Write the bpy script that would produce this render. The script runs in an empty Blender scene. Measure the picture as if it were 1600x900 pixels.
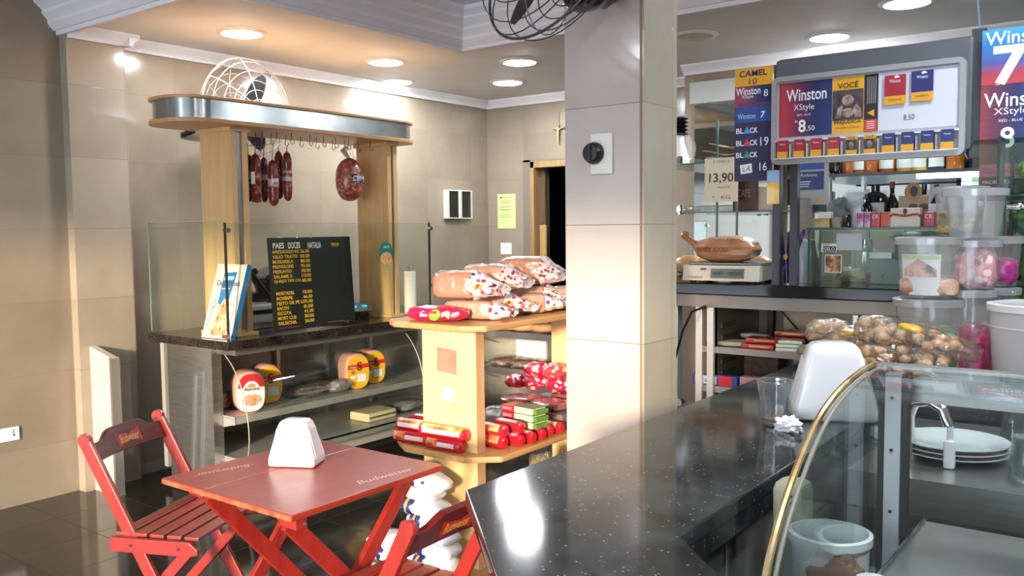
import bpy, bmesh, math, random
import numpy as np
from mathutils import Vector, Matrix, noise
C = bpy.context.scene.collection
SC = bpy.context.scene
PI = math.pi
V = Vector
random.seed(7)

# ------------------------------------------------------------------ camera
F, YAW, PIT, ROL, HC = 1365.0, 0.64463, 0.069245, -0.010797, 1.6
fw = V((-math.sin(YAW)*math.cos(PIT), math.cos(YAW)*math.cos(PIT), -math.sin(PIT)))
r0 = V((math.cos(YAW), math.sin(YAW), 0)); u0 = r0.cross(fw)
rt = r0*math.cos(ROL)+u0*math.sin(ROL); up = -r0*math.sin(ROL)+u0*math.cos(ROL)
cd = bpy.data.cameras.new('camera'); cam = bpy.data.objects.new('camera', cd); C.objects.link(cam)
cd.sensor_width = 36; cd.lens = 36*F/1600; cd.clip_start = .02
m = Matrix((rt, up, -fw)).transposed().to_4x4(); m.translation = V((0, 0, HC)); cam.matrix_world = m
SC.camera = cam

def at(x, y, **k):
    """world point on the plane X=, Y= or Z= seen at a photo pixel (used to survey real positions)"""
    d = fw+rt*((x-800)/F)-up*((y-450)/F)
    (a, v), = k.items(); i = 'XYZ'.index(a); o = V((0, 0, HC))
    return o+d*((v-o[i])/d[i])

# ------------------------------------------------------------------ light
SC.view_settings.view_transform = 'Standard'; SC.view_settings.look = 'None'
SC.view_settings.gamma = 1; SC.view_settings.use_curve_mapping = False
SC.view_settings.exposure = 0.8
SC.cycles.max_bounces = 10; SC.cycles.transparent_max_bounces = 24
SC.cycles.caustics_reflective = False; SC.cycles.caustics_refractive = False
SC.cycles.use_denoising = True
SC.cycles.sample_clamp_indirect = 6
w = bpy.data.worlds.new('world'); SC.world = w; w.use_nodes = True
w.node_tree.nodes['Background'].inputs[0].default_value = (.80, .88, 1, 1)
w.node_tree.nodes['Background'].inputs[1].default_value = 6
sd = bpy.data.lights.new('sun', 'SUN'); sun = bpy.data.objects.new('sun', sd); C.objects.link(sun)
sd.energy = 4.3; sd.color = (1, .80, .58); sd.angle = math.radians(5)
sun.rotation_euler = V((-.39, .92, -.150)).to_track_quat('-Z', 'Y').to_euler()
LAMP = 120.0     # emission of the ceiling downlights

# ------------------------------------------------------------------ materials
def lin(h):
    if isinstance(h, str):
        h = h.lstrip('#'); c = [int(h[i:i+2], 16)/255 for i in (0, 2, 4)]
    else: c = list(h)[:3]
    return tuple((x/12.92 if x <= .04045 else ((x+.055)/1.055)**2.4) for x in c)+(1,)
MC = {}
def nodes(name):
    m = bpy.data.materials.new(name); m.use_nodes = True
    return m, m.node_tree, m.node_tree.nodes['Principled BSDF']
def coords(nt, scale=(1, 1, 1), rot=(0, 0, 0), loc=(0, 0, 0)):
    tc = nt.nodes.new('ShaderNodeTexCoord'); mp = nt.nodes.new('ShaderNodeMapping')
    nt.links.new(tc.outputs['Object'], mp.inputs[0])
    mp.inputs['Scale'].default_value = scale; mp.inputs['Rotation'].default_value = rot; mp.inputs['Location'].default_value = loc
    return mp.outputs[0]
def ramp(nt, fac, stops):
    r = nt.nodes.new('ShaderNodeValToRGB'); nt.links.new(fac, r.inputs[0])
    el = r.color_ramp.elements
    while len(el) < len(stops): el.new(.5)
    for e, (p, c) in zip(el, stops): e.position = p; e.color = lin(c)
    return r.outputs[0]
def noise_t(nt, vec, scale, detail=3, rough=.5):
    n = nt.nodes.new('ShaderNodeTexNoise'); n.inputs['Scale'].default_value = scale
    n.inputs['Detail'].default_value = detail; n.inputs['Roughness'].default_value = rough
    nt.links.new(vec, n.inputs['Vector']); return n.outputs['Fac']
def bump(nt, b, fac, s=.2, d=.01):
    n = nt.nodes.new('ShaderNodeBump'); n.inputs['Strength'].default_value = s; n.inputs['Distance'].default_value = d
    nt.links.new(fac, n.inputs['Height']); nt.links.new(n.outputs[0], b.inputs['Normal'])
def M(name, col, rough=.5, metal=0, coat=0, col2=None, scale=12, stretch=(1, 1, 1), bmp=0, bscale=None, emis=0, stops=None, spec=.5, sss=0, alpha=1):
    if name in MC: return MC[name]
    m, nt, b = nodes(name)
    b.inputs['Roughness'].default_value = rough; b.inputs['Metallic'].default_value = metal
    b.inputs['Coat Weight'].default_value = coat; b.inputs['Coat Roughness'].default_value = .08
    b.inputs['Specular IOR Level'].default_value = spec
    b.inputs['Base Color'].default_value = lin(col)
    if col2 or stops:
        f = noise_t(nt, coords(nt, stretch), scale, 4)
        nt.links.new(ramp(nt, f, stops or [(.35, col), (.65, col2)]), b.inputs['Base Color'])
    if bmp: bump(nt, b, noise_t(nt, coords(nt, stretch), bscale or scale, 3), bmp)
    if emis:
        b.inputs['Emission Color'].default_value = lin(col); b.inputs['Emission Strength'].default_value = emis
    if sss: b.inputs['Subsurface Weight'].default_value = sss; b.inputs['Subsurface Scale'].default_value = .02
    MC[name] = m; return m
def glassy(name, tint='#f4fbf8', base=.04, haze=0, hazecol='#ffffff', rough=.02, wr=0, wscale=30):
    """thin clear sheet: transparent with a mirror film, optional milky haze and crumple"""
    if name in MC: return MC[name]
    m, nt, b = nodes(name); nt.nodes.remove(b); L = nt.links.new
    out = nt.nodes['Material Output']
    tr = nt.nodes.new('ShaderNodeBsdfTransparent'); tr.inputs[0].default_value = lin(tint)
    gl = nt.nodes.new('ShaderNodeBsdfGlossy'); gl.inputs['Roughness'].default_value = rough
    lw = nt.nodes.new('ShaderNodeLayerWeight'); lw.inputs[0].default_value = .5
    p = nt.nodes.new('ShaderNodeMath'); p.operation = 'POWER'; p.inputs[1].default_value = 4.5
    L(lw.outputs['Facing'], p.inputs[0])
    mr = nt.nodes.new('ShaderNodeMapRange'); mr.inputs['To Min'].default_value = base; mr.inputs['To Max'].default_value = .9
    L(p.outputs[0], mr.inputs[0])
    a = tr.outputs[0]
    if haze:
        df = nt.nodes.new('ShaderNodeBsdfDiffuse'); df.inputs[0].default_value = lin(hazecol)
        tl = nt.nodes.new('ShaderNodeBsdfTranslucent'); tl.inputs[0].default_value = lin(hazecol)
        m1 = nt.nodes.new('ShaderNodeMixShader'); m1.inputs[0].default_value = .5
        L(df.outputs[0], m1.inputs[1]); L(tl.outputs[0], m1.inputs[2])
        m2 = nt.nodes.new('ShaderNodeMixShader'); m2.inputs[0].default_value = haze
        L(a, m2.inputs[1]); L(m1.outputs[0], m2.inputs[2]); a = m2.outputs[0]
    mx = nt.nodes.new('ShaderNodeMixShader'); L(mr.outputs[0], mx.inputs[0]); L(a, mx.inputs[1]); L(gl.outputs[0], mx.inputs[2])
    if wr:
        bn = nt.nodes.new('ShaderNodeBump'); bn.inputs['Strength'].default_value = wr; bn.inputs['Distance'].default_value = .02
        L(noise_t(nt, coords(nt), wscale, 4), bn.inputs['Height']); L(bn.outputs[0], gl.inputs['Normal']); L(bn.outputs[0], lw.inputs['Normal'])
    L(mx.outputs[0], out.inputs[0]); MC[name] = m; return m
def tiles(name, uv, joint, size, off, c1, c2, rough, jw=.004, bumpy=.15, mott=3):
    """large tiles: uv names the two world axes, size/off the joint grid"""
    m, nt, b = nodes(name); L = nt.links.new
    g = nt.nodes.new('ShaderNodeNewGeometry'); s = nt.nodes.new('ShaderNodeSeparateXYZ'); L(g.outputs['Position'], s.inputs[0])
    def mth(op, a, b_=None):
        n = nt.nodes.new('ShaderNodeMath'); n.operation = op
        for i, q in enumerate((a, b_)):
            if q is None: continue
            if isinstance(q, (int, float)): n.inputs[i].default_value = q
            else: L(q, n.inputs[i])
        return n.outputs[0]
    masks = []; cell = None
    for ax, sz, of in zip(uv, size, off):
        t = mth('DIVIDE', mth('SUBTRACT', s.outputs[ax], of), sz)
        fr = mth('FRACT', t); fl = mth('FLOOR', t)
        d = mth('MULTIPLY', mth('MINIMUM', fr, mth('SUBTRACT', 1.0, fr)), sz)
        masks.append(mth('LESS_THAN', d, jw/2)); cell = fl if cell is None else mth('ADD', mth('MULTIPLY', cell, 7.31), fl)
    mask = mth('MAXIMUM', *masks)
    wn = nt.nodes.new('ShaderNodeTexWhiteNoise'); wn.noise_dimensions = '1D'; L(cell, wn.inputs['W'])
    nz = noise_t(nt, g.outputs['Position'], mott, 5, .6)
    fac = mth('ADD', mth('MULTIPLY', nz, .75), mth('MULTIPLY', wn.outputs['Value'], .25))
    col = ramp(nt, fac, [(.3, c1), (.7, c2)])
    mx = nt.nodes.new('ShaderNodeMix'); mx.data_type = 'RGBA'; L(mask, mx.inputs[0]); L(col, mx.inputs[6]); mx.inputs[7].default_value = lin(joint)
    L(mx.outputs[2], b.inputs['Base Color'])
    L(mth('ADD', mth('MULTIPLY', mask, .5), rough), b.inputs['Roughness'])
    bn = nt.nodes.new('ShaderNodeBump'); bn.inputs['Strength'].default_value = bumpy; bn.inputs['Distance'].default_value = .002
    L(mth('SUBTRACT', 1.0, mask), bn.inputs['Height']); L(bn.outputs[0], b.inputs['Normal'])
    MC[name] = m; return m
def granite(name, base, c2, spark, rough=.07, scale=60):
    m, nt, b = nodes(name); L = nt.links.new; v = coords(nt)
    vo = nt.nodes.new('ShaderNodeTexVoronoi'); vo.inputs['Scale'].default_value = scale; L(v, vo.inputs['Vector'])
    n = noise_t(nt, v, 9, 5, .65)
    col = ramp(nt, n, [(.35, base), (.62, c2)])
    sp = ramp(nt, vo.outputs['Color'], [(0, '#000000'), (.74, '#000000'), (.82, '#ffffff')])
    dd = ramp(nt, vo.outputs['Distance'], [(0, '#ffffff'), (.22, '#ffffff'), (.34, '#000000')])
    mu = nt.nodes.new('ShaderNodeMix'); mu.data_type = 'RGBA'; mu.blend_type = 'MULTIPLY'; mu.inputs[0].default_value = 1
    L(sp, mu.inputs[6]); L(dd, mu.inputs[7])
    mx = nt.nodes.new('ShaderNodeMix'); mx.data_type = 'RGBA'; L(mu.outputs[2], mx.inputs[0]); L(col, mx.inputs[6]); mx.inputs[7].default_value = lin(spark)
    L(mx.outputs[2], b.inputs['Base Color']); b.inputs['Roughness'].default_value = rough
    MC[name] = m; return m
def wood(name, c1, c2, rough=.35, axis=2, scale=1.0, coat=0):
    m, nt, b = nodes(name); L = nt.links.new
    st = [14, 14, 14]; st[axis] = 1.2
    v = coords(nt, tuple(x*scale for x in st))
    n = noise_t(nt, v, 2.2, 6, .65)
    L(ramp(nt, n, [(.3, c1), (.7, c2)]), b.inputs['Base Color'])
    b.inputs['Roughness'].default_value = rough; b.inputs['Coat Weight'].default_value = coat; b.inputs['Coat Roughness'].default_value = .12
    bump(nt, b, n, .05)
    MC[name] = m; return m
def spots(name, base, cols, scale=22, rough=.35, size=.30, coat=.3):
    """printed coloured dots on a pale wrapper"""
    m, nt, b = nodes(name); L = nt.links.new; v = coords(nt)
    vo = nt.nodes.new('ShaderNodeTexVoronoi'); vo.inputs['Scale'].default_value = scale; L(v, vo.inputs['Vector'])
    sx = nt.nodes.new('ShaderNodeSeparateColor'); L(vo.outputs['Color'], sx.inputs[0])
    r = nt.nodes.new('ShaderNodeValToRGB'); L(sx.outputs[0], r.inputs[0]); r.color_ramp.interpolation = 'CONSTANT'
    el = r.color_ramp.elements
    while len(el) < len(cols): el.new(.5)
    for i, (e, c) in enumerate(zip(el, cols)): e.position = i/len(cols); e.color = lin(c)
    k = ramp(nt, vo.outputs['Distance'], [(0, '#ffffff'), (size, '#ffffff'), (size+.04, '#000000')])
    mx = nt.nodes.new('ShaderNodeMix'); mx.data_type = 'RGBA'; L(k, mx.inputs[0]); mx.inputs[6].default_value = lin(base); L(r.outputs[0], mx.inputs[7])
    L(mx.outputs[2], b.inputs['Base Color']); b.inputs['Roughness'].default_value = rough; b.inputs['Coat Weight'].default_value = coat
    bump(nt, b, noise_t(nt, coords(nt), 25, 3), .5)
    MC[name] = m; return m
def grad(name, axis, p0, p1, stops, rough=.4, nz=0):
    """printed colour blend along an object axis between p0 and p1"""
    m, nt, b = nodes(name); L = nt.links.new; tc = nt.nodes.new('ShaderNodeTexCoord')
    s = nt.nodes.new('ShaderNodeSeparateXYZ'); L(tc.outputs['Object'], s.inputs[0])
    mr = nt.nodes.new('ShaderNodeMapRange'); mr.inputs[1].default_value = p0; mr.inputs[2].default_value = p1; L(s.outputs[axis], mr.inputs[0])
    f = mr.outputs[0]
    if nz:
        a = nt.nodes.new('ShaderNodeMath'); a.operation = 'MULTIPLY_ADD'; L(noise_t(nt, coords(nt, (2, 2, 25)), 4, 3), a.inputs[0]); a.inputs[1].default_value = nz; L(f, a.inputs[2]); f = a.outputs[0]
    L(ramp(nt, f, stops), b.inputs['Base Color']); b.inputs['Roughness'].default_value = rough
    MC[name] = m; return m

tile_c = ('#887b6a', '#988b79')
WALLX = tiles('wall_tile_left', ('Y', 'Z'), '#7d7466', (.625, .432), (.285, .325), *tile_c, .16)
WALLY = tiles('wall_tile_back', ('X', 'Z'), '#7d7466', (.66, .432), (-4.95, .325), *tile_c, .16)
PILY = tiles('pillar_tile_front', ('X', 'Z'), '#8b7260', (4, .432), (-3.9, .31), '#b9aca3', '#c8bcb2', .12, .003)
FLOORM = tiles('floor_tile', ('X', 'Y'), '#2c2a26', (.42, .42), (.1, .2), '#211f1c', '#35312b', .10, .004, .05, 14)
GRAN = granite('black_granite', '#141717', '#33383a', '#727a78', .09, 120)
GRAN2 = granite('brown_granite', '#0e0c0a', '#2a2520', '#7a7062', .12, 150)
MAPLE = wood('maple_veneer', '#c9a06a', '#dab57f', .38)
MAPLEX = wood('maple_shelf', '#b98a5a', '#cf9f68', .34, 1)
PANELW = M('cream_laminate', '#e9c98c', .4, col2='#edcf95', scale=3)
STEEL = M('brushed_steel', '#a9a8a3', .28, .9, col2='#bab8b2', scale=8, stretch=(1, 1, 12))
STEEL2 = M('dull_steel', '#8c8a85', .38, .85, col2='#9c9a94', scale=5)
ALU = M('aluminium', '#c4c4c2', .3, .9)
CHROME = M('chrome', '#dcdcdc', .08, 1)
WHITE = M('white_paint', '#ececf0', .5)
CEIL = M('ceiling_plaster', '#dcdee3', .7, col2='#e1e3e7', scale=2)
WPLAST = M('white_plastic', '#e9e9ea', .22, coat=.3)
BLACK = M('black_plastic', '#15161a', .28)
DARK = M('dark_rubber', '#1e1e20', .6)
GLASS = glassy('clear_glass', '#f7fbf9', .03)
GEDGE = M('green_glass_edge', '#4c6a60', .15, spec=.7)
PAPER = M('white_paper', '#eceae4', .7)
FILM = glassy('cling_film', '#f7f7f5', .10, .16, '#e9e6e0', .12, .8, 40)
PVC = glassy('clear_tub_plastic', '#f2f5f6', .09, .22, '#f0f3f5', .12)
MIRROR = M('mirror_silver', '#969c9a', .03, 1)

# ------------------------------------------------------------------ mesh kit
WM = {}
class G:
    def __init__(s): s.bm = bmesh.new(); s.m = Matrix(); s.wn = False
    def _fin(s, vs, mat=None):
        mm = s.m @ mat if mat else s.m
        bmesh.ops.transform(s.bm, matrix=mm, verts=vs)
    def box(s, a, b, bev=0, rot=None, seg=2):
        c = (V(a)+V(b))/2; d = [abs(b[i]-a[i]) for i in range(3)]
        t = bmesh.new(); bmesh.ops.create_cube(t, size=1)
        bmesh.ops.scale(t, vec=d, verts=t.verts)
        if bev: s.wn = True; bmesh.ops.bevel(t, geom=t.edges[:], offset=min(bev, min(d)*.49), segments=seg, profile=.5, affect='EDGES')
        return s.merge(t, Matrix.Translation(c) @ (rot.to_4x4() if rot else Matrix()))
    def merge(s, t, mat=None):
        me = bpy.data.meshes.new('t'); t.to_mesh(me); t.free()
        n = len(s.bm.verts); s.bm.from_mesh(me); bpy.data.meshes.remove(me)
        s.bm.verts.ensure_lookup_table(); vs = s.bm.verts[n:]
        s._fin(vs, mat); return s
    def cyl(s, p0, p1, r, r1=None, n=20, cap=True):
        p0, p1 = V(p0), V(p1); d = p1-p0
        t = bmesh.new(); bmesh.ops.create_cone(t, cap_ends=cap, segments=n, radius1=r, radius2=r if r1 is None else r1, depth=d.length)
        return s.merge(t, Matrix.Translation((p0+p1)/2) @ d.to_track_quat('Z', 'Y').to_matrix().to_4x4())
    def tube(s, pts, r, n=8, closed=False):
        pts = [V(p) for p in pts]; N = len(pts); rs = r if isinstance(r, (list, tuple)) else [r]*N
        rings = []; nrm = None
        for i, p in enumerate(pts):
            a = pts[(i-1) % N] if (closed or i) else p; b = pts[(i+1) % N] if (closed or i < N-1) else p
            t = (b-a).normalized()
            if nrm is None: nrm = t.orthogonal().normalized()
            nrm = (nrm-t*nrm.dot(t)).normalized(); bn = t.cross(nrm)
            rings.append([s.bm.verts.new(p+(nrm*math.cos(2*PI*k/n)+bn*math.sin(2*PI*k/n))*rs[i]) for k in range(n)])
        for i in range(N if closed else N-1):
            A, B = rings[i], rings[(i+1) % N]
            for k in range(n): s.bm.faces.new((A[k], A[(k+1) % n], B[(k+1) % n], B[k]))
        if not closed:
            s.bm.faces.new(rings[0][::-1]); s.bm.faces.new(rings[-1])
        s._fin([v for r_ in rings for v in r_]); return s
    def lathe(s, prof, c=(0, 0, 0), n=32, mat=None, closed=False):
        rings = []
        for r_, z in prof:
            rings.append([s.bm.verts.new((r_*math.cos(2*PI*k/n), r_*math.sin(2*PI*k/n), z)) for k in range(n)] if r_ > 1e-6 else [s.bm.verts.new((0, 0, z))])
        P = len(rings)
        for i in range(P if closed else P-1):
            A, B = rings[i], rings[(i+1) % P]
            for k in range(n):
                k2 = (k+1) % n
                if len(A) == 1 and len(B) == 1: continue
                if len(A) == 1: s.bm.faces.new((A[0], B[k2], B[k]))
                elif len(B) == 1: s.bm.faces.new((A[k], A[k2], B[0]))
                else: s.bm.faces.new((A[k], A[k2], B[k2], B[k]))
        s._fin([v for r_ in rings for v in r_], Matrix.Translation(c) @ (mat.to_4x4() if mat else Matrix())); return s
    def prism(s, poly, h0, h1, plane='XY', bev=0):
        """polygon extruded along the third axis"""
        t = bmesh.new()
        def P(a, b, h): return {'XY': (a, b, h), 'XZ': (a, h, b), 'YZ': (h, a, b)}[plane]
        lo = [t.verts.new(P(a, b, h0)) for a, b in poly]; hi = [t.verts.new(P(a, b, h1)) for a, b in poly]
        t.faces.new(lo[::-1]); t.faces.new(hi)
        for i in range(len(poly)):
            j = (i+1) % len(poly); t.faces.new((lo[i], lo[j], hi[j], hi[i]))
        bmesh.ops.recalc_face_normals(t, faces=t.faces)
        if bev: s.wn = True; bmesh.ops.bevel(t, geom=t.edges[:], offset=bev, segments=2, profile=.5, affect='EDGES')
        return s.merge(t)
    def blob(s, c, r, p=2.0, n=(24, 16), nz=0, ns=6, seed=0, rot=None, pz=None):
        """superellipsoid with lumps"""
        pz = pz or p; t = bmesh.new(); bmesh.ops.create_uvsphere(t, u_segments=n[0], v_segments=n[1], radius=1)
        for v in t.verts:
            x, y, z = v.co; h = math.hypot(x, y)
            k = (abs(x)**p+abs(y)**p)**(1/p) if h > 1e-6 else 1
            if h > 1e-6: q = h/k; x *= q; y *= q
            e = 2/pz; hh = math.copysign(abs(h)**e, h); zz = math.copysign(abs(z)**e, z)
            if h > 1e-6: x *= hh/h; y *= hh/h
            co = V((x, y, zz))
            if nz: co *= 1+nz*(noise.noise(V((x*ns/3, y*ns/3, zz*ns/3))+V((seed*7.3, seed*3.1, 0)))*1.2+.5*noise.noise(V((x*ns, y*ns, zz*ns))+V((seed, 0, 9))))
            v.co = V((co.x*r[0], co.y*r[1], co.z*r[2]))
        return s.merge(t, Matrix.Translation(c) @ (rot.to_4x4() if rot else Matrix()))
    def grid(s, fn, nu, nv, closed_u=False):
        vs = [[s.bm.verts.new(fn(i/nu, j/nv)) for j in range(nv+1)] for i in range(nu if closed_u else nu+1)]
        for i in range(nu):
            a, b = vs[i], vs[(i+1) % len(vs)]
            for j in range(nv): s.bm.faces.new((a[j], b[j], b[j+1], a[j+1]))
        s._fin([v for r_ in vs for v in r_]); return s
    def solid(s, th):
        bmesh.ops.recalc_face_normals(s.bm, faces=s.bm.faces)
        bmesh.ops.solidify(s.bm, geom=s.bm.faces[:], thickness=th); return s
    def build(s, name, mat, parent=None, loc=None, recalc=True, sharp=35):
        if recalc: bmesh.ops.recalc_face_normals(s.bm, faces=s.bm.faces)
        W = WM.get(parent.name, Matrix()) if parent else Matrix.Translation(loc or (0, 0, 0))
        bmesh.ops.transform(s.bm, matrix=W.inverted(), verts=s.bm.verts)
        me = bpy.data.meshes.new(name); s.bm.to_mesh(me); s.bm.free()
        me.polygons.foreach_set('use_smooth', [True]*len(me.polygons)); me.set_sharp_from_angle(angle=math.radians(sharp))
        me.materials.append(mat)
        o = bpy.data.objects.new(name, me); C.objects.link(o)
        if s.wn:
            wm_ = o.modifiers.new('weighted_normals', 'WEIGHTED_NORMAL'); wm_.keep_sharp = True; wm_.weight = 90
        if parent: o.parent = parent
        else: o.matrix_world = W
        WM[o.name] = W; return o
def thing(name, label, cat, loc=(0, 0, 0), rz=0, group=None):
    o = bpy.data.objects.new(name, None); C.objects.link(o); o.empty_display_size = .05
    W = Matrix.Translation(loc) @ Matrix.Rotation(rz, 4, 'Z'); o.matrix_world = W; WM[o.name] = W
    return tag(o, label, cat, group)
def tag(o, label, cat, group=None):
    o['label'] = label; o['category'] = cat
    if group: o['group'] = group
    return o
def struct(g, name, mat):
    o = g.build(name, mat); o['kind'] = 'structure'; return o
def copy_tree(o, parent=None):
    c = o.copy(); C.objects.link(c); WM[c.name] = WM[o.name]
    if parent: c.parent = parent
    for ch in list(o.children): copy_tree(ch, c)
    return c
def clone(o, loc, rz=0, label=None, group=None, scale=None):
    c = copy_tree(o)
    W = Matrix.Translation(loc) @ Matrix.Rotation(rz, 4, 'Z')
    if scale: W = W @ Matrix.Diagonal((scale, scale, scale, 1)) if not isinstance(scale, (tuple, list)) else W @ Matrix.Diagonal((*scale, 1))
    c.matrix_world = W; WM[c.name] = W
    if label: c['label'] = label
    if group: c['group'] = group
    return c
def frame(c, r, u):
    r, u = V(r).normalized(), V(u).normalized(); n = r.cross(u).normalized()
    m = Matrix((r, u, n)).transposed().to_4x4(); m.translation = V(c); return m
def text(parent, s, c, r, u, w_, h_, mat, name='lettering', off=0, lift=.0012, shear=0):
    cu = bpy.data.curves.new('t', 'FONT'); cu.body = s; cu.offset = off; cu.shear = shear; cu.resolution_u = 3
    o = bpy.data.objects.new('t', cu); C.objects.link(o)
    dg = bpy.context.evaluated_depsgraph_get(); dg.update()
    me = bpy.data.meshes.new_from_object(o.evaluated_get(dg)); bpy.data.objects.remove(o)
    xs = [v.co.x for v in me.vertices]; ys = [v.co.y for v in me.vertices]
    if not xs: return
    x0, x1, y0, y1 = min(xs), max(xs), min(ys), max(ys)
    sx = w_/(x1-x0) if w_ else h_/(y1-y0); sy = h_/(y1-y0) if h_ else sx
    g = G(); g.bm.from_mesh(me); bpy.data.meshes.remove(me)
    for v in g.bm.verts: v.co = V(((v.co.x-(x0+x1)/2)*sx, (v.co.y-(y0+y1)/2)*sy, lift))
    bmesh.ops.transform(g.bm, matrix=frame(c, r, u), verts=g.bm.verts)
    return g.build(name, mat, parent, recalc=False)
def decal(parent, name, c, r, u, w_, h_, mat, lift=0, th=.001, bev=0):
    g = G(); g.m = frame(c, r, u); g.box((-w_/2, -h_/2, lift), (w_/2, h_/2, lift+th), bev); return g.build(name, mat, parent)
def poly(parent, name, pts, c, r, u, mat, lift=0, th=.001):
    g = G(); g.m = frame(c, r, u); g.prism(pts, lift, lift+th); return g.build(name, mat, parent)
def oval(w_, h_, n=24, cx=0, cy=0): return [(cx+w_/2*math.cos(2*PI*k/n), cy+h_/2*math.sin(2*PI*k/n)) for k in range(n)]
X_, Y_, Z_ = V((1, 0, 0)), V((0, 1, 0)), V((0, 0, 1))
def RZ(a): return Matrix.Rotation(a, 3, 'Z')
def RX(a): return Matrix.Rotation(a, 3, 'X')
def RY(a): return Matrix.Rotation(a, 3, 'Y')
# ------------------------------------------------------------------ room shell
CZ, HZ = 2.83, 3.02          # low soffit, high recess
YF = -2.2
g = G().box((-5.8, YF-.1, -.12), (2.6, 7.2, 0)); struct(g, 'floor', FLOORM)
g = G().box((-14, -16, -.16), (12, YF-.1, -.02)); struct(g, 'ground_outside', M('pale_pavement', '#a6a8ab', .8, col2='#b2b4b6', scale=4))
g = G().box((-16, -16.4, 0), (-1.4, -16, 5.5)); fo_ = struct(g, 'added_facade', M('facade_plaster', '#8b8680', .8, col2='#969088', scale=1))  # unseen, added to dim the bright street reflected in the mirror
for k in range(6):
    G().box((-14.8+k*2.2, -16.0, .1), (-13.6+k*2.2, -15.96, 2.6)).build('shop_shutter', M('shutter_grey', '#5c6266', .6), fo_)
g = G().box((-5.6, YF-.1, 0), (-5.39, 7.2, 3.2)).box((-5.4, YF, 0), (-5.362, 2.66, 3.1)); struct(g, 'wall_left', WALLX)
g = G().box((-5.4, 2.64, 0), (-5.285, 3.005, 2.83)); struct(g, 'column', tiles('column_tile', ('Y', 'Z'), '#7d7466', (4, .432), (-1, .325), '#988b7a', '#a79a88', .14))
dx0, dx1, dz = -4.95, -4.05, 2.235
g = G().box((-5.4, 6.79, 0), (dx0, 6.95, 3.2)).box((dx1, 6.79, 0), (-3.02, 6.95, 3.2)).box((dx0, 6.79, dz), (dx1, 6.95, 3.2)); struct(g, 'wall_back', WALLY)
g = G().box((-3.04, 6.3, 0), (2.6, 6.45, 3.2)).box((-3.04, 6.452, 0), (-2.96, 6.8, 3.2)); struct(g, 'wall_right_back', WALLY)
g = G().box((2.5, YF, 0), (2.6, 6.4, 3.2)); struct(g, 'wall_right', WALLX)
ox0, ox1, oz = -5.2, .85, 2.34
g = G().box((-5.4, YF-.12, 0), (ox0, YF, 3.2)).box((ox1, YF-.12, 0), (2.6, YF, 3.2)).box((ox0, YF-.12, oz), (ox1, YF, 3.2)); struct(g, 'wall_front', M('front_plaster', '#a39a8c', .6))
# storeroom behind the door, its gloom put into near-black wall colour
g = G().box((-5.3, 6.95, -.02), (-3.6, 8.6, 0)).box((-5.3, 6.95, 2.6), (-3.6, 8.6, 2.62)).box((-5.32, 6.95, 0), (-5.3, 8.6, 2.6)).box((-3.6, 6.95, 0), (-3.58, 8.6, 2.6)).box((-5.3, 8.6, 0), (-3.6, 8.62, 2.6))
struct(g, 'wall_storeroom', M('store_gloom', '#1c1814', .8))
# door frame: tiled reveal, light wood jamb and rough inner board
g = G().box((dx0+.09, 6.77, 0), (dx0+.13, 6.93, dz-.02)).box((dx0+.09, 6.77, dz-.075), (dx1-.06, 6.93, dz-.02)).box((dx1-.1, 6.77, 0), (dx1-.06, 6.93, dz-.02))
dr = struct(g, 'door_1', wood('door_wood', '#8d6f4b', '#a98859', .5))
g = G().box((dx0, 6.775, 0), (dx0+.09, 6.8, dz)).box((dx0, 6.775, dz-.02), (dx1, 6.8, dz)); g.build('door_reveal', M('reveal_tile', '#7d7264', .3), dr)
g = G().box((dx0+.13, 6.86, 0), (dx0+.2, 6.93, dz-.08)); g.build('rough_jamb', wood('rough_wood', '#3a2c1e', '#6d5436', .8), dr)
g = G().box((dx0+.14, 6.84, 1.0), (dx0+.22, 6.86, 1.62), .01); g.build('patch_board', wood('patch_wood', '#a07c4a', '#b8935c', .6), dr)
# pillar
px0, px1, py0, py1 = -1.832, -1.497, 2.78, 3.035
g = G().box((px0, py0, 0), (px1-.004, py1, 3.1)); p = struct(g, 'pillar', PILY)
g = G().box((px1-.012, py0-.0015, 0), (px1, py1, 3.1)); g.build('side_tile', tiles('pillar_tile_unlit', ('Y', 'Z'), '#7a7060', (4, .432), (-1, .31), '#a19a89', '#aea797', .16, .003), p)  # same tile in a greyer tone, shade of the unlit side put into it
g = G().box((px1-.016, py0-.0035, 0), (px1-.008, py0-.001, 3.1)); g.build('corner_joint', M('brown_joint', '#93755f', .7), p)
# ceiling: low soffit round a raised recess
rx, ry, ly = -3.84, 4.57, 2.65
g = G().box((-5.4, ly, CZ), (rx, ry, 3.2)).box((-5.4, ry, CZ), (2.6, 6.95, 3.2)).box((rx, YF, HZ), (2.6, ry, 3.2)).box((-5.4, YF, HZ), (rx, ly, 3.2))
struct(g, 'ceiling', CEIL)
def crown(name, run, steps):
    g = G()
    for (a, b) in run: g.box(a, b)
    struct(g, name, WHITE)
prof = [(0, -.06), (.028, -.06), (.028, -.035), (.045, -.035), (.075, 0), (.075, .02), (.105, .055), (.105, .075), (.15, .115), (.15, .13), (.19, .16), (.19, .185), (0, .185)]
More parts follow.
